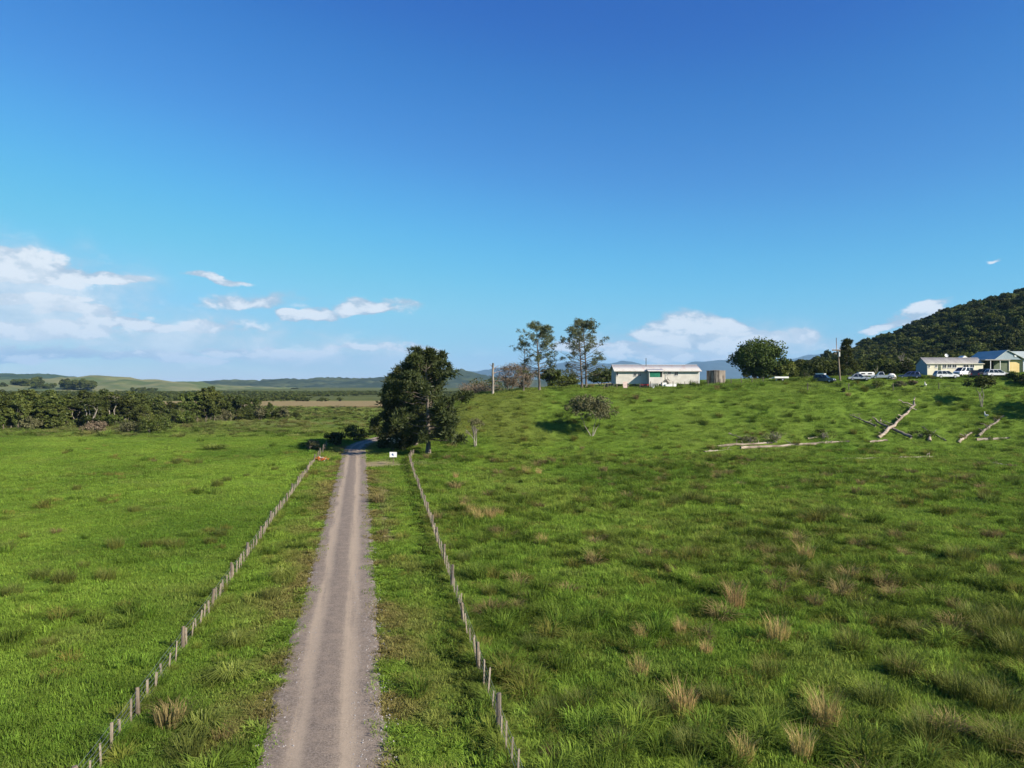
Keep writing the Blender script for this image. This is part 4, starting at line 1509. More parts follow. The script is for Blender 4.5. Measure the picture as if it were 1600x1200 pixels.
rush_spots = [(825, 962, 1.3), (797, 968, 1.0), (833, 1015, 1.3), (860, 1040, 1.2), (820, 1070, 1.4), (905, 1110, 1.6), (860, 1130, 1.5), (1082, 786, 2.6), (1060, 790, 2.0), (1105, 788, 2.0), (1150, 790, 1.8), (1292, 808, 2.0), (1310, 806, 1.6),
              (1420, 830, 1.5), (1180, 860, 1.6), (1215, 872, 2.0), (1285, 905, 1.9), (1310, 920, 1.8), (1240, 890, 1.7), (1500, 880, 2.2), (1515, 876, 1.6), (1580, 985, 2.3), (1550, 1000, 2.0), (1520, 975, 2.0), (1590, 1030, 2.2), (1495, 1010, 1.7),
              (1440, 1000, 1.6), (1350, 960, 1.7), (1330, 1020, 1.8), (1410, 1060, 1.9), (1500, 1085, 2.0), (1560, 1110, 2.2), (1370, 1110, 1.8), (1200, 1060, 1.6), (1120, 1100, 1.4), (1020, 1130, 1.5), (960, 1180, 1.6), (1080, 1180, 1.5), (1340, 1185, 1.8),
              (1450, 1160, 2.0), (1580, 1180, 2.2), (880, 755, 1.6), (900, 758, 1.3), (925, 752, 1.5), (955, 755, 1.5), (985, 752, 1.6), (700, 860, 1.2), (725, 880, 1.3), (742, 905, 1.2), (765, 930, 1.2), (1010, 862, 1.3), (980, 880, 1.2),
              (1100, 850, 1.4), (1400, 770, 1.7), (1470, 765, 1.9), (1540, 780, 2.0), (1365, 745, 2.0), (1290, 740, 1.8), (1580, 755, 2.2), (1520, 750, 1.8)]
for i, (px, py, s) in enumerate(rush_spots):
    tussock('rush_clump', RUSH[i % 4], px, py, s * .68, 'dark olive rush clump standing in the rough right paddock', 'rush clumps in the right paddock')
left_spots = [(275, 858, 1.7), (255, 853, 1.3), (62, 905, 1.5), (100, 912, 1.9), (165, 908, 1.6), (20, 930, 1.5), (10, 862, 1.7), (130, 890, 1.1), (180, 858, 1.6), (230, 855, 1.2), (340, 760, 1.8), (355, 752, 1.4), (305, 770, 1.3), (275, 725, 2.0),
              (310, 725, 1.7), (160, 785, 1.3), (210, 800, 1.5), (330, 850, 1.3), (345, 838, 1.4), (80, 1010, 1.0), (60, 1030, .9), (430, 735, 1.4), (385, 745, 1.2), (120, 765, 1.2)]
for i, (px, py, s) in enumerate(left_spots):
    tussock('rush_clump', RUSH[(i + 1) % 4], px, py, s * .66, 'olive-brown rush clump standing in the grazed left paddock', 'rush clumps in the left paddock')
tussock('lush_tussock', LUSH[0], 318, 1150, 1.0, 'big bright green arching tussock on the left verge near the picture foot', 'arching tussocks on the verges')
tussock('lush_tussock', LUSH[1], 372, 1012, .9, 'small pale arching tussock on the left verge, above the big bright one', 'arching tussocks on the verges')
tussock('lush_tussock', LUSH[2], 366, 1065, 1.0, 'yellowish thin tussock on the left verge, between the big bright and the small pale one', 'arching tussocks on the verges')
tussock('lush_tussock', LUSH[3], 443, 905, 1.1, 'pale tussock on the left verge near the road edge', 'arching tussocks on the verges')
tussock('pale_thistle_patch', LUSH[1], 335, 703, 3.2, 'patch of silvery grey thistles in the left paddock', None, .5)

# ------------------------------------------------------------------ felled logs at the foot of the slope
m_log = rough_mat('log_pale', (0.15, 0.115, 0.085), (0.40, 0.335, 0.265), 1.6, stretch=(.3, 1, 1), bump=.6)
m_logdark = rough_mat('log_dark', (0.10, 0.085, 0.065), (0.25, 0.215, 0.17), 2.5, stretch=(.4, 1, 1), bump=.6)


def log(px0, py0, px1, py1, r0, r1, mat, label, name='felled_log', lift=0.0, forks=(), stubs=3, seed=0, lift1=None):
    r = np.random.default_rng(seed + 900)
    a, b = hit(px0, py0), hit(px1, py1)
    A = np.array([0, 0, r0 * .4 + lift])
    B = np.array([b.x - a.x, b.y - a.y, b.z - a.z + r1 * .4 + (lift if lift1 is None else lift1)])
    n = 12
    t = np.linspace(0, 1, n)
    P = A + (B - A) * t[:, None]
    P[:, :2] += r.normal(0, 1, (n, 2)) * np.linalg.norm(B - A) * .007
    P[:, 2] += r.normal(0, .05, n)
    for i in range(1, n - 1):
        P[i, 2] = max(P[i, 2], hz(a.x + P[i, 0], a.y + P[i, 1]) - a.z + r0 * .35)
    e = empty(name, a)
    MB().tube(P, np.linspace(r0 * 1.1, r1 * .8, n) * r.uniform(.78, 1.16, n), 9).build('trunk', mat, e, True)
    D = unit(B - A)
    for (t0, dx, dy, dz, rr_) in tuple(forks) + tuple((r.uniform(.35, .95), r.normal(0, .8), r.normal(0, .6), r.uniform(.2, .9), r1 * r.uniform(.25, .45)) for _ in range(stubs)):
        s0 = A + (B - A) * t0
        MB().tube(limb(r, s0, s0 + np.array([dx, dy, dz]), .03, .05, 6), np.linspace(rr_, rr_ * .5, 6), 7).build('limb', mat, e, True)
    for k in range(stubs):
        s0 = P[r.integers(1, n - 1)]
        d_ = unit(np.array([r.normal(), r.normal(), abs(r.normal()) + .3]))
        MB().tube(limb(r, s0, s0 + d_ * r.uniform(.4, .9), 0, .03, 3), [r1 * .35, r1 * .28, r1 * .2], 6).build('branch_stub', mat, e, True)
    return tag(e, label, 'log', 'felled logs at the foot of the slope')


log(1158, 702, 1327, 691, .27, .19, m_log, 'longest pale barkless log lying level at the slope foot', seed=1)
log(1100, 707.5, 1144, 703, .17, .13, m_log, 'short thin pale log at the left end of the log row', seed=2, stubs=1)
log(1121, 699, 1207, 693, .24, .18, m_log, 'pale log half hidden behind the longest log', seed=3)
log(1139, 679, 1165, 687.5, .15, .11, m_logdark, 'short dark log lying slanted above the log row', seed=4, stubs=1)
log(1374, 686, 1430, 640, .26, .22, m_log, 'pale log leaning up the slope with a forked top', seed=5, lift=.1, lift1=.7, forks=((.97, -2.6, .5, 1.1, .15), (.97, .4, .6, 1.6, .2), (.9, .8, -.2, -.3, .12), (.62, -.9, -.2, .35, .18)))
log(1424, 688.5, 1372, 664, .26, .22, m_logdark, 'thick dark log crossing under the pale forked log', seed=6, lift=.35, forks=((.98, -.9, .4, .9, .2), (.93, .2, .3, .9, .17)))
log(1368, 669, 1327, 651, .18, .08, m_logdark, 'long dark branch lying up the slope, left of the crossed logs', seed=7, lift=.25, forks=((.55, -.3, .3, 1.0, .07), (.75, -.5, .2, .7, .06), (.3, .9, .2, .5, .07)))
log(1358, 691.5, 1386, 689, .22, .2, m_log, 'short thick pale log below the crossed logs', seed=8, stubs=0)
log(1526, 689, 1577, 686, .28, .22, m_log, 'pale smooth log near the shaded slope at the right', seed=9, stubs=1)
log(1528, 684, 1568, 651, .24, .16, m_logdark, 'dark broken trunk leaning up the slope beyond the pale smooth log', seed=10, lift=.15, forks=((.85, .4, .3, .3, .15), (.2, -.7, .2, .5, .12)))
log(1497, 692, 1520, 676, .22, .14, m_log, 'short grey log slanting left of the pale smooth log', seed=11, forks=((.5, -.9, .2, .5, .1),))
log(1314, 718, 1400, 716.5, .09, .07, m_log, 'thin pale pole lying in the grass below the log row', seed=12, stubs=0)
log(1404, 717.5, 1461, 714.5, .17, .12, m_log, 'weathered pale log lying in the grass below the crossed logs', seed=13, stubs=1)
log(1541, 725, 1588, 729, .16, .12, m_log, 'weathered pale log at the right edge, nearest to the road', seed=14, stubs=1)
log(1262, 687, 1288, 684, .2, .18, m_log, 'short grey log piece on top of the longest log row', seed=15, stubs=0)
log(1452, 691, 1453, 682, .26, .22, m_log, 'pale upright stump between the crossed logs and the shaded slope', seed=16, stubs=0, name='stump')
log(1478, 690, 1440, 668, .12, .06, m_logdark, 'dark twiggy branch right of the crossed logs', seed=17, lift=.1, forks=((.5, .6, .2, .6, .05),))
# brush heaps by the logs
for k, (px, py, wd, H, mt, lab) in enumerate(((1212, 691, 4.5, 1.9, m_grey, 'heap of grey brush behind the longest log'), (1285, 686, 4.2, 1.7, m_bush, 'green weedy heap right of the grey brush heap'), (1172, 692, 4.0, 1.2, m_grey, 'low grey brush at the left end of the log row'),
                                              (1440, 684, 5.0, 1.1, m_bush, 'low weeds between the crossed logs and the stump'))):
    t2 = bare(910 + k, H * 1.0, 1.7, m_barkpale, 3, .06, 5)
    _, c_ = broad(915 + k, H, wd, 14, 40, .11, mt, m_bark, base=.02, flat=.45, ground=True, stems=1)
    tree_obj('brush_heap', hit(px, py), [('sticks', t2), ('leaves', c_)], lab, 'brush')
# ------------------------------------------------------------------ buildings
def board_mat(name, c1, c2, pitch=.18, vertical=False):
    m, n, b = new_mat(name, c1, .75, 0, .2)
    t = n.node('ShaderNodeTexCoord')
    s_ = n.node('ShaderNodeSeparateXYZ')
    n.link(t.outputs['Object'], s_.inputs[0])
    wv = n.m('FRACT', n.m('MULTIPLY', s_.outputs[0 if vertical else 2], 1 / pitch))
    nz = n.noise(t.outputs['Object'], .9, 6, .65)
    n.link(n.mix(n.ramp(nz, .35, .7), c1, c2), b.inputs['Base Color'])
    bp = n.node('ShaderNodeBump')
    bp.inputs['Strength'].default_value = .5
    bp.inputs['Distance'].default_value = .02
    n.link(wv, bp.inputs['Height'])
    n.link(bp.outputs[0], b.inputs['Normal'])
    return m


m_wb = board_mat('weatherboard', (0.50, 0.475, 0.42), (0.60, 0.575, 0.52))
m_rust = rough_mat('weathered_iron', (0.50, 0.485, 0.455), (0.44, 0.335, 0.30), .8, rough=.55, stretch=(1, .4, 1), lo=.48, hi=.72, spec=.4)
m_white = rough_mat('white_paint', (0.66, 0.66, 0.63), (0.74, 0.74, 0.72), 2.0, rough=.6)
m_greent = rough_mat('green_cloth', (0.012, 0.12, 0.075), (0.02, 0.17, 0.10), 2.0)
m_glass = new_mat('window_glass', (0.018, 0.022, 0.028), .08, 0, .6)[0]
m_frame = rough_mat('window_frame', (0.5, 0.5, 0.48), (0.6, 0.6, 0.58), 3.0)
m_dark = rough_mat('dark_paint', (0.02, 0.02, 0.022), (0.05, 0.048, 0.045), 3.0)
m_pile = rough_mat('pile_timber', (0.10, 0.085, 0.07), (0.19, 0.165, 0.14), 3.0)
m_conc = rough_mat('tank_concrete', (0.06, 0.048, 0.038), (0.28, 0.245, 0.205), 1.3, stretch=(2.2, 2.2, .35), lo=.36, hi=.66, bump=.3)
m_red = rough_mat('red_plastic', (0.30, 0.02, 0.035), (0.40, 0.05, 0.06), 3.0, rough=.5)
m_pink = rough_mat('pink_panel', (0.56, 0.40, 0.36), (0.66, 0.52, 0.48), 2.0)
m_steel = new_mat('steel', (.42, .42, .42), .45, .7)[0]
m_cream = board_mat('cream_boards', (0.62, 0.58, 0.43), (0.68, 0.65, 0.50))
m_blueg = board_mat('blue_grey_boards', (0.25, 0.31, 0.34), (0.29, 0.35, 0.38), .2)
m_roofg = rough_mat('grey_roof', (0.25, 0.24, 0.225), (0.33, 0.32, 0.30), 1.0, rough=.5, stretch=(1, .3, 1))
m_roofgreen = rough_mat('green_grey_roof', (0.33, 0.38, 0.35), (0.42, 0.46, 0.43), 1.0, rough=.5, stretch=(1, .3, 1))
m_greenwall = board_mat('dull_green_boards', (0.10, 0.13, 0.085), (0.14, 0.165, 0.11))
m_yellow = board_mat('yellow_boards', (0.62, 0.47, 0.20), (0.68, 0.54, 0.26))


def window(x0, x1, z0, z1, y, parent, bars=1, frame=m_frame):
    f = MB()
    t = .035
    f.box(x0, x1, y - .05, y + .02, z1 - t, z1).box(x0, x1, y - .05, y + .02, z0, z0 + t)
    f.box(x0, x0 + t, y - .048, y + .02, z0 + t, z1 - t).box(x1 - t, x1, y - .048, y + .02, z0 + t, z1 - t)
    for k in range(bars):
        xm = x0 + (x1 - x0) * (k + 1) / (bars + 1)
        f.box(xm - t / 2, xm + t / 2, y - .045, y + .02, z0 + t, z1 - t)
    o = f.build('window', frame, parent)
    MB().box(x0 + t, x1 - t, y - .022, y - .006, z0 + t, z1 - t).build('pane', m_glass, o)
    MB().box(x0 - .04, x1 + .04, y - .09, y + .01, z0 - .06, z0 - .002).build('sill', frame, o)
    return o


def corrugated(w_, l_, mat, name, parent, loc, rot, pitch=.3, amp=.03):
    """sheet roof with real ribs running down the fall"""
    nxs = int(w_ / pitch * 4)
    xs = np.linspace(0, w_, nxs)
    zs = amp * np.sin(xs / pitch * 2 * np.pi)
    v = []
    for y in (0, l_):
        v += [(x, y, z) for x, z in zip(xs, zs)]
    for y in (0, l_):
        v += [(x, y, z - .05) for x, z in zip(xs, zs)]
    f = []
    n_ = nxs
    for i in range(n_ - 1):
        f.append((i, i + 1, n_ + i + 1, n_ + i))
        f.append((2 * n_ + i + 1, 2 * n_ + i, 3 * n_ + i, 3 * n_ + i + 1))
        f.append((i + 1, i, 2 * n_ + i, 2 * n_ + i + 1))
        f.append((n_ + i, n_ + i + 1, 3 * n_ + i + 1, 3 * n_ + i))
    return MB().add(v, f).build(name, mat, parent, True, loc, rot)


# --- weatherboard house on piles
HD = 152.0
g = at(961, HD)
k_ = HD / FPX
zb = EYE - (603.5 - 600) * k_            # ground at its foot
L = 133 * k_
e = empty('weatherboard_house', (g.x, HD, zb))
fl = .50                                  # floor height above ground
wh = 2.85                                 # wall height
dp = 7.0
MB().box(.2, L - .2, 0, dp, fl, fl + wh).build('wall', m_wb, e)
MB().box(L - .32, L - .14, -.03, .12, fl - .05, fl + wh).build('corner_board', m_white, e)
for i in range(15):
    MB().box(.35 + i * (L - .8) / 14, .35 + i * (L - .8) / 14 + .16, .1, .28, -.5, fl - .003).build('pile', m_pile, e)
for i in range(8):
    MB().box(.35 + i * (L - .8) / 7, .35 + i * (L - .8) / 7 + .16, 3, 3.16, -.5, fl - .003).build('pile', m_pile, e)
pitch_ = math.atan2(1.35, dp / 2 + .45)
sl_ = math.hypot(1.35, dp / 2 + .45)
rf = corrugated(L + .5, sl_, m_rust, 'roof', e, (-.28, -.5, fl + wh - .06), (pitch_, 0, 0))
corrugated(L + .5, sl_, m_rust, 'roof', e, (L + .22, dp + .5, fl + wh - .06), (pitch_, 0, math.pi))
MB().box(-.28, L + .22, dp / 2 - .09, dp / 2 + .09, fl + wh + 1.26, fl + wh + 1.36).build('ridge_cap', m_rust, e)
MB().box(-.28, L + .22, -.55, -.505, fl + wh - .2, fl + wh - .07).build('gutter', m_rust, e)
for xs_ in (.2, L - .2):
    MB().add([(xs_ - .004, 0, fl + wh), (xs_ - .004, dp, fl + wh), (xs_ - .004, dp / 2, fl + wh + 1.22), (xs_ + .004, 0, fl + wh), (xs_ + .004, dp, fl + wh), (xs_ + .004, dp / 2, fl + wh + 1.22)],
             [(0, 2, 1), (3, 4, 5), (0, 1, 4, 3), (1, 2, 5, 4), (2, 0, 3, 5)]).build('gable', m_wb, e)


def hx(px):
    return (px - 961) * k_


def hzz(py):
    return (603.5 - py) * k_


# porch standing out from the middle of the front
px0, px1 = hx(1011), hx(1032.5)
pd = -2.3
pw = MB()
pw.box(px0, px1, pd, pd + .1, fl, hzz(589.5))
pw.box(px0, px0 + .09, pd + .1, -.01, fl, hzz(580.5))
pw.box(px1 - .08, px1, pd + .1, -.01, fl, hzz(590))
pw.box(px0, px0 + .12, pd + .002, pd + .098, hzz(589.4), hzz(580.5)).box(px1 - .1, px1, pd + .002, pd + .098, hzz(589.4), hzz(580.5))
pw.build('porch_wall', m_wb, e)
MB().box(px0 + .13, hx(1028), pd + .03, pd + .07, hzz(589.6), hzz(580.3)).build('green_shade', m_greent, e)
MB().box(px0 - .1, px1 + .1, pd, -.02, fl - .14, fl - .004).build('porch_floor', m_pile, e)
corrugated(px1 - px0 + .5, abs(pd) + .35, m_rust, 'porch_roof', e, (px0 - .25, pd - .35, hzz(580.2)), (math.radians(11), 0, 0))
for q in (px0 + .05, px1 - .2):
    MB().box(q, q + .14, pd + .05, pd + .2, -.5, fl - .145).build('pile', m_pile, e)
d_ = MB().box(hx(1028.6), hx(1031.4), pd + .3, pd + .36, fl, hzz(580.8)).build('door', m_dark, e)
MB().tube([(hx(1029), pd + .27, 1.5), (hx(1029), pd + .27, 1.62)], .03, 6).build('handle', m_steel, d_)
for a_, b2, c2_, d2 in ((962.8, 966, 587, 581.5), (990, 994.6, 587.5, 583), (996.8, 1001.5, 587.5, 583), (1043.5, 1048.2, 585, 580.6), (1053.8, 1059.4, 586.6, 581)):
    window(hx(a_), hx(b2), hzz(c2_), hzz(d2), -.012, e, bars=0 if b2 - a_ < 4 else 1)
MB().tube([(hx(1013), 2.6, fl + wh + .8), (hx(1013), 2.6, hzz(558.5))], .07, 8).build('flue', m_dark, e)
st = MB()
for i in range(5):
    t = i / 4
    st.box(hx(1039.5) + t * .75, hx(1039.5) + t * .75 + .55, -1.0, -.06, fl + .12 + (1 - t) * 1.15 - .4, fl + .12 + (1 - t) * 1.15 - .32)
st.build('steps', m_pile, e)
MB().tube([(hx(1039.5), -1.05, hzz(585)), (hx(1041), -1.05, hzz(591)), (hx(1044.5), -1.05, hzz(595))], .045, 6).build('handrail', m_dark, e)
MB().tube([(hx(1040), -.08, hzz(580)), (hx(1040), -.08, fl)], .05, 6).build('downpipe', m_white, e)
tag(e, 'long weatherboard house on piles with rusty iron roof and green porch screen', 'house')


def simple(name, mbp, loc, label, cat, group=None, rz=0.0):
    """thing with a few named parts: [(part, builder, material)]"""
    e_ = empty(name, loc, rz)
    for pn, mb_, mt_ in mbp:
        mb_.build(pn, mt_, e_)
    return tag(e_, label, cat, group)


def yard(px, d):
    v_ = at(px, d)
    return v_


# things standing in front of the house
r_ = np.random.default_rng(77)
v_ = at(1006.5, 147.5)
simple('quad_bike', [('body', MB().box(-.25, .25, -.75, .75, .45, .72).box(-.36, .36, .35, .8, .6, .74).box(-.36, .36, -.8, -.35, .58, .74), m_red), ('seat', MB().box(-.16, .16, -.45, .25, .722, .86), m_dark),
                     ('handlebar', MB().tube([(-.36, .4, 1.0), (0, .5, 1.02), (.36, .4, 1.0)], .02, 6).tube([(0, .5, .7), (0, .5, 1.02)], .03, 6), m_dark)] +
       [('wheel', MB().tube([(sx_ * .36, sy_ * .55, .27), (sx_ * .56, sy_ * .55, .27)], .27, 12), m_dark) for sx_ in (-1, 1) for sy_ in (-1, 1)],
       v_, 'small red quad bike parked left of the porch', 'quad bike', rz=1.1)
v_ = at(977, 148.5)
simple('pink_panel', [('panel', MB().box(-.45, .45, -.03, .03, .05, 1.5), m_pink), ('leg', MB().box(-.45, -.38, -.06, .06, -.3, .08), m_pile), ('leg', MB().box(.38, .45, -.06, .06, -.3, .08), m_pile)],
       v_, 'pale pink upright panel before the left end of the weatherboard house', 'panel')
for k, (px, d) in enumerate(((948.5, 150), (953, 150.3), (957.6, 150.1))):
    v_ = at(px, d)
    simple('dark_drum', [('barrel', MB().tube([(0, 0, -.1), (0, 0, .02), (0, 0, .3), (0, 0, .33), (0, 0, .6), (0, 0, .63), (0, 0, .86)], [.29, .29, .285, .30, .285, .30, .29], 14), m_dark), ('lid', MB().tube([(0, 0, .862), (0, 0, .9)], [.27, .26], 14), m_dark)],
           v_, ('leftmost of three dark drums at the left end of the weatherboard house', 'middle one of three dark drums beside the weatherboard house', 'dark drum nearest the left wall of the weatherboard house')[k], 'drum', 'dark drums beside the house')
for k, (px, d, sc, lab) in enumerate(((1022, 147.5, (.9, .3, .75), 'whitish tabletop propped in front of the porch'), (1037, 148.2, (.45, .35, .85), 'white appliance standing right of the porch'), (1043, 148, (.55, .4, .55), 'low white box beside the white appliance'), (1051, 148.2, (.7, .35, .7), 'pale crate pile right of the steps'))):
    v_ = at(px, d)
    a_, b2, c2_ = sc
    simple('yard_item', [('body', MB().box(-a_, a_, -b2, b2, .12, c2_), m_white), ('top', MB().box(-a_ - .03, a_ + .03, -b2 - .03, b2 + .03, c2_ + .002, c2_ + .05), m_frame)] +
           [('foot', MB().box(x_ - .05, x_ + .05, y_ - .05, y_ + .05, -.3, .118), m_pile) for x_ in (-a_ + .08, a_ - .08) for y_ in (-b2 + .08, b2 - .08)], v_, lab, 'appliance' if k == 1 else 'box', rz=random.uniform(-.3, .3))


def bird(px, py, s, label):
    g_ = hit(px, py)
    e_ = empty('white_goose', g_, random.uniform(0, 6))
    e_.scale = (s, s, s)
    P = np.array([(-.34, 0, .40), (-.2, 0, .36), (0, 0, .33), (.18, 0, .36), (.27, 0, .5), (.28, 0, .66), (.30, 0, .74), (.37, 0, .76)])
    MB().tube(P, [.02, .11, .16, .13, .06, .05, .065, .03], 10).build('body', m_white, e_, True)
    MB().tube([(.38, 0, .757), (.46, 0, .745)], [.03, .012], 6).build('beak', m_pink, e_)
    for q in (-.06, .06):
        MB().tube([(0, q, .2), (.02, q, 0)], .015, 5).build('leg', m_pink, e_)
        MB().tube([(-.3, q * 1.9, .4), (0, q * 2.2, .4), (.14, q * 2, .4)], [.02, .07, .05], 6).build('wing', m_white, e_, True)
    return tag(e_, label, 'goose')


bird(1020.5, 608, .9, 'small white bird on the grass just below the porch of the house')
bird(1446, 605, 1.3, 'white bird on the open slope below the long cream house')
bird(1541, 654, 1.5, 'white bird on the slope left of the shaded hillside')

# --- concrete water tank
g = at(1119.5, 153)
kt = 153 / FPX
R_ = 14.3 * kt
zt = (602 - 578.5) * kt
tk = empty('water_tank', (g.x, 153 + R_ * .2, EYE - (602.5 - 600) * kt))
MB().tube([(0, 0, -.6), (0, 0, zt - .12), (0, 0, zt - .115), (0, 0, zt)], [R_, R_, R_ * 1.02, R_ * 1.02], 40).build('wall', m_conc, tk, False)
MB().tube([(0, 0, zt + .002), (0, 0, zt + .12)], [R_ * .985, R_ * .2], 40).build('lid', m_conc, tk)
MB().tube([(R_ * .6, -R_ * .85, .3), (R_ * .6, -R_ * 1.05, .3)], .05, 8).build('outlet', m_steel, tk)
tag(tk, 'round stained concrete water tank between the weatherboard house and large tree', 'tank')

# --- flat-deck trailer by the big tree
g = at(1219, 149)
kk = 149 / FPX
Lt = 22 * kk
tr = empty('flat_trailer', g)
MB().box(-Lt / 2, Lt / 2, -.85, .85, .62, .78).box(-Lt / 2, Lt / 2, -.87, -.852, .62, .95).build('deck', m_white, tr)
MB().box(-Lt / 2 - .9, -Lt / 2, -.05, .05, .55, .63).build('drawbar', m_steel, tr)
for sy_ in (-1, 1):
    wl = MB().tube([(.2, sy_ * .7, .3), (.2, sy_ * .9, .3)], .3, 14).build('wheel', m_dark, tr)
    MB().tube([(.2, sy_ * .91, .3), (.2, sy_ * .93, .3)], .15, 10).build('rim', m_steel, wl)
MB().box(-.9, -.7, -.1, .1, 0, .618).build('jack_stand', m_steel, tr)
tag(tr, 'white flat-deck trailer at the right foot of the large round tree', 'trailer')

# --- long cream house
g = at(1449, 150)
kc = 150 / FPX
ZB = 586.8
ch = empty('cream_house', (g.x, 150, EYE + (600 - ZB) * kc - .15))


def cx(px):
    return (px - 1449) * kc


def cz(py):
    return (ZB - py) * kc


Lc = cx(1536)
dpc = 4.2
wt_ = cz(567)
yaw = 0.0
MB().box(0, Lc, 0, dpc, -1.2, wt_).build('wall', m_cream, ch)
MB().box(-.03, -.003, 0, dpc, -1.2, wt_).build('end_wall', m_blueg, ch)  # end turned from the sun: the blue of its shade is in the colour
gz = cz(557.2)
MB().add([(-.03, 0, wt_ + .002), (-.03, dpc, wt_ + .002), (-.03, dpc / 2, gz - .1), (.05, 0, wt_ + .002), (.05, dpc, wt_ + .002), (.05, dpc / 2, gz - .1)],
         [(0, 2, 1), (3, 4, 5), (0, 1, 4, 3), (1, 2, 5, 4), (2, 0, 3, 5)]).build('gable', m_blueg, ch)  # gable above the end wall, same shade painted into its boards
pc = math.atan2(gz - wt_, dpc / 2)
slc = math.hypot(gz - wt_, dpc / 2) + .2
corrugated(Lc + .5, slc, m_roofg, 'roof', ch, (-.3, -.2 * math.cos(pc), wt_ + .03 - .2 * math.sin(pc)), (pc, 0, 0), .35, .03)
corrugated(Lc + .5, slc, m_roofg, 'roof', ch, (Lc + .2, dpc + .2 * math.cos(pc), wt_ + .03 - .2 * math.sin(pc)), (pc, 0, math.pi), .35, .03)
MB().box(-.3, Lc + .2, -.28, -.21, wt_ - .12, wt_ - .02).build('gutter', m_cream, ch)
for a_, b2, c2_, d2 in ((1450.4, 1453.2, 573, 568.5), (1461, 1464.5, 573, 568.5), (1473, 1478.5, 574, 567.6), (1480.5, 1486.5, 573.6, 567.6), (1488, 1494.5, 573.6, 567.6), (1505, 1513.5, 573.4, 567.8), (1515.5, 1522, 573.4, 567.4)):
    window(cx(a_), cx(b2), cz(c2_), cz(d2), -.012, ch, frame=m_white)
d_ = MB().box(cx(1466), cx(1470), -.05, -.004, -.3, cz(568)).build('door', m_greenwall, ch)
MB().tube([(cx(1469.4), -.09, .7), (cx(1469.4), -.09, .85)], .03, 6).build('handle', m_steel, d_)
MB().add([(cx(1510), 2.3, gz - .35), (cx(1527), 2.3, gz - .35), (cx(1518.5), 2.3, gz + .45), (cx(1510), 4, gz - .35), (cx(1527), 4, gz - .35), (cx(1518.5), 4, gz + .45)],
         [(0, 1, 2), (3, 5, 4), (0, 2, 5, 3), (1, 4, 5, 2), (0, 3, 4, 1)]).build('dormer', m_white, ch)
dm = MB()
tt = np.linspace(0, 2 * np.pi, 17)[:-1]
vv = [(0, .12, 0)] + [(.22 * math.cos(a_), .07, .22 * math.sin(a_)) for a_ in tt] + [(.38 * math.cos(a_), -.05, .38 * math.sin(a_)) for a_ in tt]
ff = [(0, 1 + i, 1 + (i + 1) % 16) for i in range(16)] + [(1 + i, 17 + i, 17 + (i + 1) % 16, 1 + (i + 1) % 16) for i in range(16)]
dm.add(vv, ff)
dsh = dm.build('satellite_dish', m_white, ch, True, (cx(1489.7), 2.4, cz(553.6)), (R(-20), 0, 0))
MB().tube([(0, .1, 0), (0, .2, -.75)], .03, 6).build('mast', m_steel, dsh)
MB().tube([(0, -.02, -.34), (0, -.42, -.08)], .018, 5).build('feed_arm', m_steel, dsh)
cp = MB().box(Lc + .1, Lc + 40 * kc, -.6, 5, cz(562) + .0, cz(560.5)).build('carport_roof', m_roofg, ch)
for q in (1545, 1560, 1574):
    MB().box(cx(q), cx(q) + .1, -.5, -.4, -1.2, cz(562) - .003).build('carport_post', m_white, cp)
MB().box(Lc + .1, Lc + 40 * kc, 4.8, 4.98, -1.2, cz(562) - .003).build('carport_wall', m_greenwall, ch)
tag(ch, 'long low cream house with grey roof and satellite dish behind the parked cars', 'house')

# --- yellow-walled house at the right edge
g = at(1577, 152)
ky = 152 / FPX
yh = empty('yellow_house', (g.x, 152, EYE + (600 - ZB) * ky - .15))


def yx(px):
    return (px - 1577) * ky


wz_ = (ZB - 561) * ky
Ly = yx(1597)
MB().box(0, Ly, 0, 9, -1.2, wz_).build('wall', m_yellow, yh)
MB().box(Ly + .003, Ly + 7, -.4, 9, -1.2, wz_).build('garage_wall', m_white, yh)
rz_ = (ZB - 545.8) * ky
gx0, gx1, gxm = yx(1551), yx(1594), yx(1571)
MB().add([(gx0, -.5, wz_ + .02), (gx1, -.5, wz_ + .02), (gxm, -.5, rz_ - .1), (gx0, -.35, wz_ + .02), (gx1, -.35, wz_ + .02), (gxm, -.35, rz_ - .1)],
         [(0, 1, 2), (3, 5, 4), (0, 2, 5, 3), (1, 4, 5, 2), (0, 3, 4, 1)]).build('gable', m_blueg, yh)
MB().add([(gxm, -.75, rz_), (gxm, 9, rz_), (gx0 - .3, 9, wz_ - .12), (gx0 - .3, -.75, wz_ - .12), (gxm, -.75, rz_ - .12), (gxm, 9, rz_ - .12), (gx0 - .3, 9, wz_ - .24), (gx0 - .3, -.75, wz_ - .24)],
         [(0, 1, 2, 3), (7, 6, 5, 4), (0, 3, 7, 4), (1, 5, 6, 2), (2, 6, 7, 3), (0, 4, 5, 1)]).build('roof', m_roofgreen, yh)
MB().add([(gxm + .01, -.75, rz_), (gx1 + 1.2, -.75, wz_ - .12), (Ly + 7, -.75, wz_ - .1), (Ly + 7, 6, rz_), (gxm + .01, 6, rz_), (gxm + .01, -.75, rz_ - .1), (gx1 + 1.2, -.75, wz_ - .22), (Ly + 7, -.75, wz_ - .2), (Ly + 7, 6, rz_ - .1), (gxm + .01, 6, rz_ - .1)],
         [(0, 4, 3, 2, 1), (5, 6, 7, 8, 9), (0, 1, 6, 5), (1, 2, 7, 6), (2, 3, 8, 7), (3, 4, 9, 8), (4, 0, 5, 9)]).build('roof', m_roofgreen, yh)
MB().box(gx0 + .4, -.01, .2, .35, -1.2, wz_).build('side_wall', m_greenwall, yh)
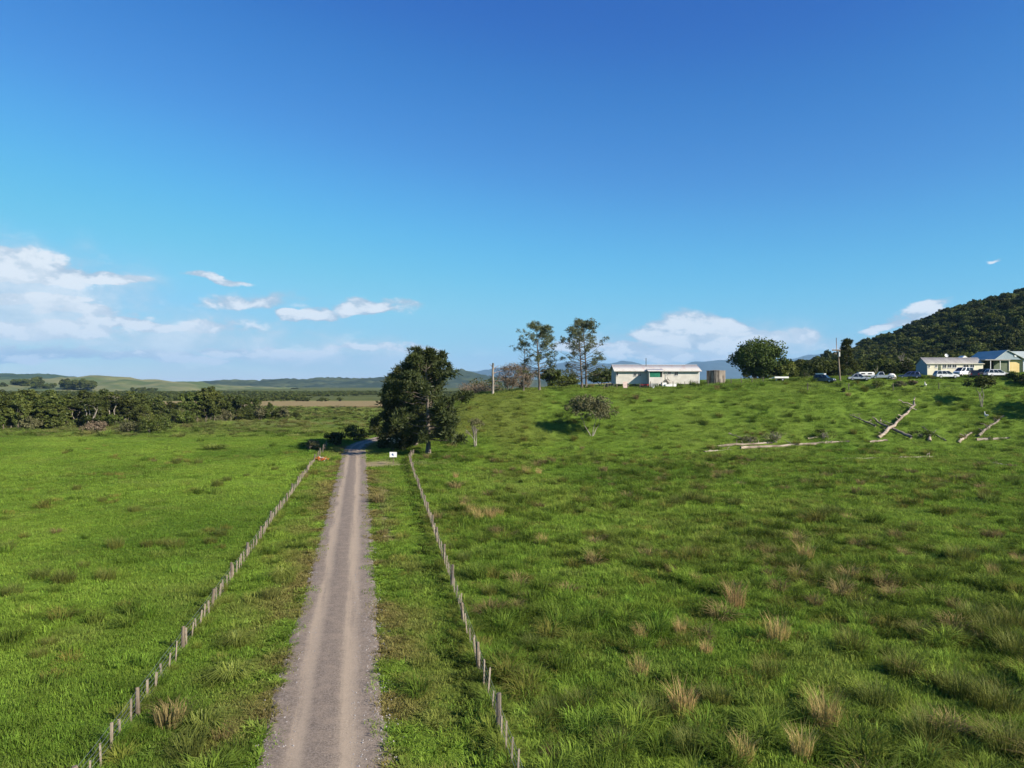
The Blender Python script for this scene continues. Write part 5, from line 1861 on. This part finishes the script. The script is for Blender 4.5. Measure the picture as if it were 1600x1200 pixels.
MB().box(yx(1582), yx(1585), -.62, -.505, (ZB - 556.5) * ky, (ZB - 553.5) * ky).build('vent', m_white, yh)
tag(yh, 'yellow-walled house with blue-grey gable and pale green roof at the right edge', 'house')

# --- power pole
g = at(1313, 144)
kp = 144 / FPX
pp = empty('power_pole', (g.x, 144, g.z))
Hp = (594.5 - 528) * kp
lean_x = -5.6 * kp
MB().tube([(0, 0, -.5), (lean_x * .5, 0, Hp * .5), (lean_x, 0, Hp * .72)], [.18, .15, .13], 10).build('pole', m_post, pp, True)
MB().tube([(lean_x, 0, Hp * .70), (lean_x * 1.15, 0, Hp)], [.075, .065], 8).build('extension', m_bark_red, pp, True)
MB().box(lean_x - 1.0, lean_x + .75, -.14, -.04, Hp * .695, Hp * .725).build('crossarm', m_post, pp)
for q in (-.9, -.5, .6):
    MB().tube([(lean_x + q, -.09, Hp * .727), (lean_x + q, -.09, Hp * .727 + .18)], [.05, .03], 8).build('insulator', m_white, pp)
MB().tube([(lean_x + .35, -.25, Hp * .56), (lean_x + .35, -.25, Hp * .665)], [.19, .19], 12).build('transformer', m_frame, pp)
MB().box(lean_x - .55, lean_x - .1, -.25, -.08, Hp * .615, Hp * .645).build('bracket', m_post, pp)
for q, tx, ty in ((-.9, 35, 40), (.6, 36, 38)):
    p0 = np.array([lean_x + q, -.09, Hp * .727 + .18])
    p1 = np.array([tx, ty, Hp * .6 + 3])
    t = np.linspace(0, 1, 24)[:, None]
    W_ = p0 + (p1 - p0) * t
    W_[:, 2] -= 1.1 * np.sin(np.pi * t[:, 0])
    MB().tube(W_, .008, 3, caps=False).build('cable', m_dark, pp)
tag(pp, 'leaning wooden power pole with crossarm between the hedge and parked cars', 'power pole')

# ------------------------------------------------------------------ vehicles
m_tyre = rough_mat('tyre', (0.014, 0.014, 0.014), (0.03, 0.03, 0.03), 4.0)
m_cglass = new_mat('car_glass', (0.012, 0.015, 0.02), .05, 0, .6)[0]
m_lamp = new_mat('headlight', (.7, .72, .74), .15, 0, .6)[0]
m_tail = new_mat('tail_light', (.35, .01, .015), .25, 0, .5)[0]
m_trim = new_mat('trim', (.025, .025, .027), .6)[0]


def paint(name, c):
    m, n, b = new_mat(name, c, .28, 0, .5)
    b.inputs['Coat Weight'].default_value = .5
    t = n.node('ShaderNodeTexCoord')
    nz = n.noise(t.outputs['Object'], 1.4, 5, .6)
    n.link(n.mix(n.ramp(nz, .4, .75, 0, .25), c, tuple(q * .7 for q in c)), b.inputs['Base Color'])
    return m


P_WHITE = paint('white_car', (.72, .73, .75))
P_NAVY = paint('navy_car', (.018, .03, .06))
P_SILVER = paint('silver_car', (.42, .45, .50))
P_BLUE = paint('blue_car', (.05, .075, .22))
P_BLACK = paint('black_car', (.012, .012, .016))
P_TEAL = paint('teal_car', (.025, .055, .075))


def vehicle(name, style, mat, loc, rz, label, L=4.5, W=1.78, Hh=1.6, group='vehicles parked by the houses', rack=False):
    """x is forward. Lower body, cabin pillars and roof, glass, wheels, lamps."""
    e_ = empty(name, loc, rz)
    e_.scale = (.92, .92, .92)
    h = L / 2
    b = .34
    belt = Hh * .58
    if style == 'suv':
        low = [(-h, b), (-h, belt * .98), (-h * .96, belt), (h * .46, belt), (h * .9, belt * .88), (h, belt * .68), (h, b)]
        cab = [(-h * .96, belt), (-h * .82, Hh), (h * .12, Hh), (h * .46, belt)]
    elif style == 'van':
        low = [(-h, b), (-h, belt), (h * .78, belt), (h * .96, belt * .84), (h, belt * .6), (h, b)]
        cab = [(-h, belt), (-h * .96, Hh), (h * .40, Hh), (h * .78, belt)]
    elif style == 'ute':
        low = [(-h, b), (-h, belt * .95), (-h * .1, belt * .95), (-h * .1, belt), (h * .42, belt), (h * .93, belt * .9), (h, belt * .65), (h, b)]
        cab = [(-h * .16, belt), (-h * .08, Hh), (h * .22, Hh), (h * .45, belt)]
    elif style == 'hatch':
        low = [(-h, b), (-h * .98, belt), (h * .42, belt), (h * .88, belt * .85), (h, belt * .65), (h, b)]
        cab = [(-h * .96, belt), (-h * .72, Hh), (h * .05, Hh), (h * .45, belt)]
    else:   # sedan / wagon
        low = [(-h, b), (-h, belt * .92), (-h * .9, belt * .96), (h * .40, belt * .98), (h * .9, belt * .84), (h, belt * .62), (h, b)]
        cab = [(-h * (.9 if style == 'wagon' else .62), belt * .96), (-h * (.78 if style == 'wagon' else .38), Hh), (h * .08, Hh), (h * .42, belt * .97)]
    MB().prism(low, -W / 2, W / 2).build('body', mat, e_, bevel=.06)
    # cabin: four pillars shape narrowing to the roof
    tw = W * .40
    bw = W * .485
    (x0, z0), (x1, z1), (x2, z2), (x3, z3) = cab
    rt = .06
    MB().add([(x1, -tw, z1 - rt), (x2, -tw, z2 - rt), (x2, tw, z2 - rt), (x1, tw, z1 - rt), (x1 + .04, -tw + .05, z1), (x2 - .04, -tw + .05, z2), (x2 - .04, tw - .05, z2), (x1 + .04, tw - .05, z1)],
             [(0, 3, 2, 1), (4, 5, 6, 7), (0, 1, 5, 4), (1, 2, 6, 5), (2, 3, 7, 6), (3, 0, 4, 7)]).build('roof', mat, e_)
    z1 -= rt
    z2 -= rt

    def pane(nm, a, b_, c_, d_):
        a, b_, c_, d_ = (np.array(q, float) for q in (a, b_, c_, d_))
        nrm_ = unit(np.cross(b_ - a, d_ - a)) * .012
        MB().add([a, b_, c_, d_, a - nrm_, b_ - nrm_, c_ - nrm_, d_ - nrm_], [(0, 1, 2, 3), (7, 6, 5, 4), (0, 4, 5, 1), (1, 5, 6, 2), (2, 6, 7, 3), (3, 7, 4, 0)]).build(nm, m_cglass, e_)
    pane('windscreen', (x3, -bw, z3), (x3, bw, z3), (x2, tw, z2), (x2, -tw, z2))
    pane('rear_window', (x0, bw, z0), (x0, -bw, z0), (x1, -tw, z1), (x1, tw, z1))
    nwin = 3 if style in ('van', 'wagon', 'suv') else (1 if style == 'ute' else 2)
    pil = MB()
    for sd_ in (-1, 1):
        for k in range(nwin):
            f0, f1 = k / nwin, (k + 1) / nwin
            g_ = .035 / (x3 - x0)
            f0 += g_
            f1 -= g_

            def q(f, top):
                return ((x1 + (x2 - x1) * f, sd_ * tw, z1) if top else (x0 + (x3 - x0) * f, sd_ * bw, z0))
            pts = [q(f0, 0), q(f1, 0), q(f1, 1), q(f0, 1)]
            if sd_ > 0:
                pts = pts[::-1]
            pane('side_window', *pts)
        for k in range(nwin + 1):
            f = k / nwin
            a = (x0 + (x3 - x0) * f, sd_ * bw, z0)
            b2_ = (x1 + (x2 - x1) * f, sd_ * tw, z1 + .01)
            pil.tube([a, b2_], .045, 5)
    pil.build('pillar', mat, e_)
    wr = .33 if style not in ('suv', 'ute') else .38
    for sx_ in (-.62, .62):
        for sy_ in (-1, 1):
            wl = MB().tube([(h * sx_, sy_ * (W / 2 - .2), wr), (h * sx_, sy_ * (W / 2 - .01), wr), (h * sx_, sy_ * (W / 2 + .02), wr)], [wr, wr, wr * .9], 18).build('wheel', m_tyre, e_)
            MB().tube([(h * sx_, sy_ * (W / 2 + .021), wr), (h * sx_, sy_ * (W / 2 + .035), wr)], [wr * .62, wr * .5], 12).build('rim', m_steel, wl)
    for sy_ in (-1, 1):
        MB().box(h - .10, h + .015, sy_ * W * .36 - .17, sy_ * W * .36 + .17, belt * .60, belt * .76).build('headlight', m_lamp, e_)
        MB().box(-h - .015, -h + .06, sy_ * W * .40 - .11, sy_ * W * .40 + .11, belt * .62, belt * .9).build('tail_light', m_tail, e_)
        MB().box(h * .34, h * .34 + .16, sy_ * (W / 2 + .09) - .07, sy_ * (W / 2 + .09) + .07, belt + .02, belt + .15).build('mirror', mat, e_)
        for fx_ in (-.22, .12):
            MB().box(h * fx_, h * fx_ + .16, sy_ * (W / 2 + .012) - .012, sy_ * (W / 2 + .012) + .012, belt * .86, belt * .90).build('door_handle', m_trim, e_)
    MB().box(h - .03, h + .05, -W * .46, W * .46, b - .06, b + .14).build('bumper', m_trim, e_)
    MB().box(-h - .05, -h + .03, -W * .46, W * .46, b - .06, b + .14).build('bumper', m_trim, e_)
    MB().box(h + .0, h + .02, -W * .22, W * .22, belt * .5, belt * .68).build('grille', m_trim, e_)
    if rack:
        rk = MB()
        rk.box(x1 + .1, x2 - .1, -tw * .9, tw * .9, Hh + .08, Hh + .12)
        for q_ in (-.8, -.3, .3, .8):
            rk.box(x1 + .1, x2 - .1, q_ * tw - .08, q_ * tw + .08, Hh + .122, Hh + .30)
        for q_ in (x1 + .15, x2 - .2):
            rk.box(q_, q_ + .05, -tw * .85, tw * .85, Hh - .01, Hh + .079)
        rk.build('roof_rack', P_WHITE, e_)
    return tag(e_, label, 'car' if style not in ('van', 'ute') else ('van' if style == 'van' else 'truck'), group)


def carspot(px, d):
    v_ = at(px, d)
    return (v_.x, v_.y, v_.z + .02)


vehicle('parked_car', 'suv', P_TEAL, carspot(1288, 143), R(-42), 'dark teal off-road car with white load on its roof rack, left of the power pole', 4.3, 1.75, 1.72, rack=True)
vehicle('parked_car', 'sedan', P_SILVER, carspot(1342, 143.5), R(-18), 'silver-blue sedan just right of the power pole', 4.5, 1.75, 1.5)
vehicle('parked_car', 'wagon', P_BLUE, carspot(1421, 145), R(150), 'dark blue wagon left of the long cream house', 4.5, 1.75, 1.5)
vehicle('parked_car', 'suv', P_WHITE, carspot(1478, 143.5), R(-6), 'white sport utility car in front of the cream house windows', 4.75, 1.85, 1.7)
vehicle('parked_van', 'van', P_WHITE, carspot(1505, 147.5), R(200), 'white van with dark windscreen between the white car and the black hatchback', 4.4, 1.75, 1.95)
vehicle('parked_car', 'hatch', P_BLACK, carspot(1521, 144), R(65), 'black hatchback with red tail lights seen from behind', 4.0, 1.7, 1.55)
vehicle('parked_car', 'hatch', P_NAVY, carspot(1534, 146.5), R(115), 'navy hatchback half hidden behind the white wagon', 4.0, 1.7, 1.6)
vehicle('parked_car', 'wagon', P_WHITE, carspot(1558, 143.5), R(-4), 'long white wagon, rightmost of the parked cars', 5.0, 1.82, 1.62)
vehicle('parked_car', 'ute', P_SILVER, carspot(1378, 144.5), R(160), 'silver pickup truck half hidden in weeds behind the slope fence', 4.6, 1.75, 1.6)
# caravan and dome tent
v_ = carspot(1352, 148)
cv_ = empty('caravan', v_, R(-5))
cv_.scale = (.85, .85, .85)
MB().box(-1.9, 1.9, -.9, .9, .45, 1.45).build('body', m_white, cv_, bevel=.18)
MB().box(-1.3, -.4, -.93, -.903, .9, 1.2).build('window', m_cglass, cv_)
MB().box(.3, 1.2, -.93, -.903, .9, 1.2).build('window', m_cglass, cv_)
for sy_ in (-1, 1):
    MB().tube([(0, sy_ * .7, .28), (0, sy_ * .88, .28)], .28, 14).build('wheel', m_tyre, cv_)
MB().box(1.9, 2.8, -.05, .05, .42, .49).build('drawbar', m_steel, cv_)
MB().box(1.6, 1.7, -.05, .05, -.1, .45).build('jack_stand', m_steel, cv_)
tag(cv_, 'low white caravan behind the silver-blue sedan', 'caravan')
v_ = carspot(1393, 144)
tn = empty('dome_tent', v_)
V_, F_ = [], []
for i in range(7):
    ph = i / 6 * math.pi / 2
    for k in range(16):
        a_ = k / 16 * 2 * math.pi
        V_.append((1.35 * math.cos(ph) ** .8 * math.cos(a_), 1.1 * math.cos(ph) ** .8 * math.sin(a_), -.2 + 1.75 * math.sin(ph)))
for i in range(6):
    for k in range(16):
        F_.append((i * 16 + k, i * 16 + (k + 1) % 16, (i + 1) * 16 + (k + 1) % 16, (i + 1) * 16 + k))
MB().add(np.array(V_) * .72, F_).build('canopy', m_frame, tn, True)
MB().box(-.3, .2, -.82, -.74, 0, .5).build('door_flap', m_pink, tn)
tag(tn, 'pale dome-shaped shelter between the silver pickup and the blue wagon', 'tent')
for k, (px, d, H, wd, mt, lab) in enumerate(((1372, 139, 1.6, 3.2, m_bush, 'low green bush in front of the silver pickup'), (1405, 139.5, 1.2, 2.5, m_grey, 'dry weeds below the pale dome shelter'), (1425, 140, 1.1, 2.0, m_brown, 'orange-brown weeds in front of the dark blue wagon'),
                                              (1258, 150, 2.2, 5, m_kanuka, 'bright weedy shrub left of the dark teal car'), (1328, 149, 2.0, 4, m_kanuka, 'weedy shrub behind the power pole foot'), (1318, 136.5, .9, .9, m_kanuka, 'single small weed bush on the crest below the power pole'))):
    t_, c_ = broad(950 + k, H, wd, 14, 50, .11, mt, m_bark, base=.02, flat=.7, ground=True, stems=2, trunk_r=.05)
    tree_obj('yard_shrub', at(px, d), [('trunk', t_), ('crown', c_)], lab, 'shrub')

# ------------------------------------------------------------------ sign and flower pile by the road
g = hit(614.5, 726)
sg = empty('road_sign', g, 0)
ks = g.y / FPX
hs_ = (726 - 714.5) * ks
MB().tube([(0, 0, -.3), (0, 0, hs_ + .4)], .045, 8).build('post', m_post, sg)
bd = MB().box(-5.6 * ks, 5.6 * ks, -.07, -.048, hs_, hs_ + 8 * ks).build('board', m_white, sg)
m_sblue = rough_mat('sign_blue', (.03, .06, .22), (.05, .09, .28), 3)
MB().box(-2.2 * ks, .4 * ks, -.078, -.0705, hs_ + 3.2 * ks, hs_ + 5.6 * ks).box(-1.2 * ks, 1.0 * ks, -.0782, -.0707, hs_ + 2.2 * ks, hs_ + 3.0 * ks).build('blue_mark', m_sblue, bd)
tag(sg, 'white notice board with a blue mark on a post by the road', 'sign')
g = hit(502, 722)
fp = empty('flower_pile', g)
r_ = np.random.default_rng(31)
m_orange = leaf_mat('orange_petals', (.45, .07, .02), (.62, .20, .06), .05, .2)
m_wpetal = leaf_mat('white_petals', (.7, .68, .66), (.8, .78, .76), .05, .2)
for nm, mt, cnt in (('red_flowers', m_orange, 26), ('white_flowers', m_wpetal, 11)):
    cs = np.stack([r_.normal(0, .5, cnt), r_.normal(0, .25, cnt), r_.uniform(.15, .65, cnt)], 1)
    if nm == 'white_flowers':
        cs[:, 0] *= .5
    v, rn = leaf_quads(r_, cs, np.tile([[.15, .15, .12]], (cnt, 1)), 16, .07)
    place(nm, mesh_np(nm, v, 4, mt, rn), fp)
cs = np.stack([r_.normal(0, .6, 20), r_.normal(0, .3, 20), r_.uniform(.05, .3, 20)], 1)
v, rn = leaf_quads(r_, cs, np.tile([[.16, .16, .12]], (20, 1)), 16, .07)
place('leaves', mesh_np('leaves', v, 4, m_kanuka, rn), fp)
tag(fp, 'pile of red and white flowers at the left fence end', 'flowers')
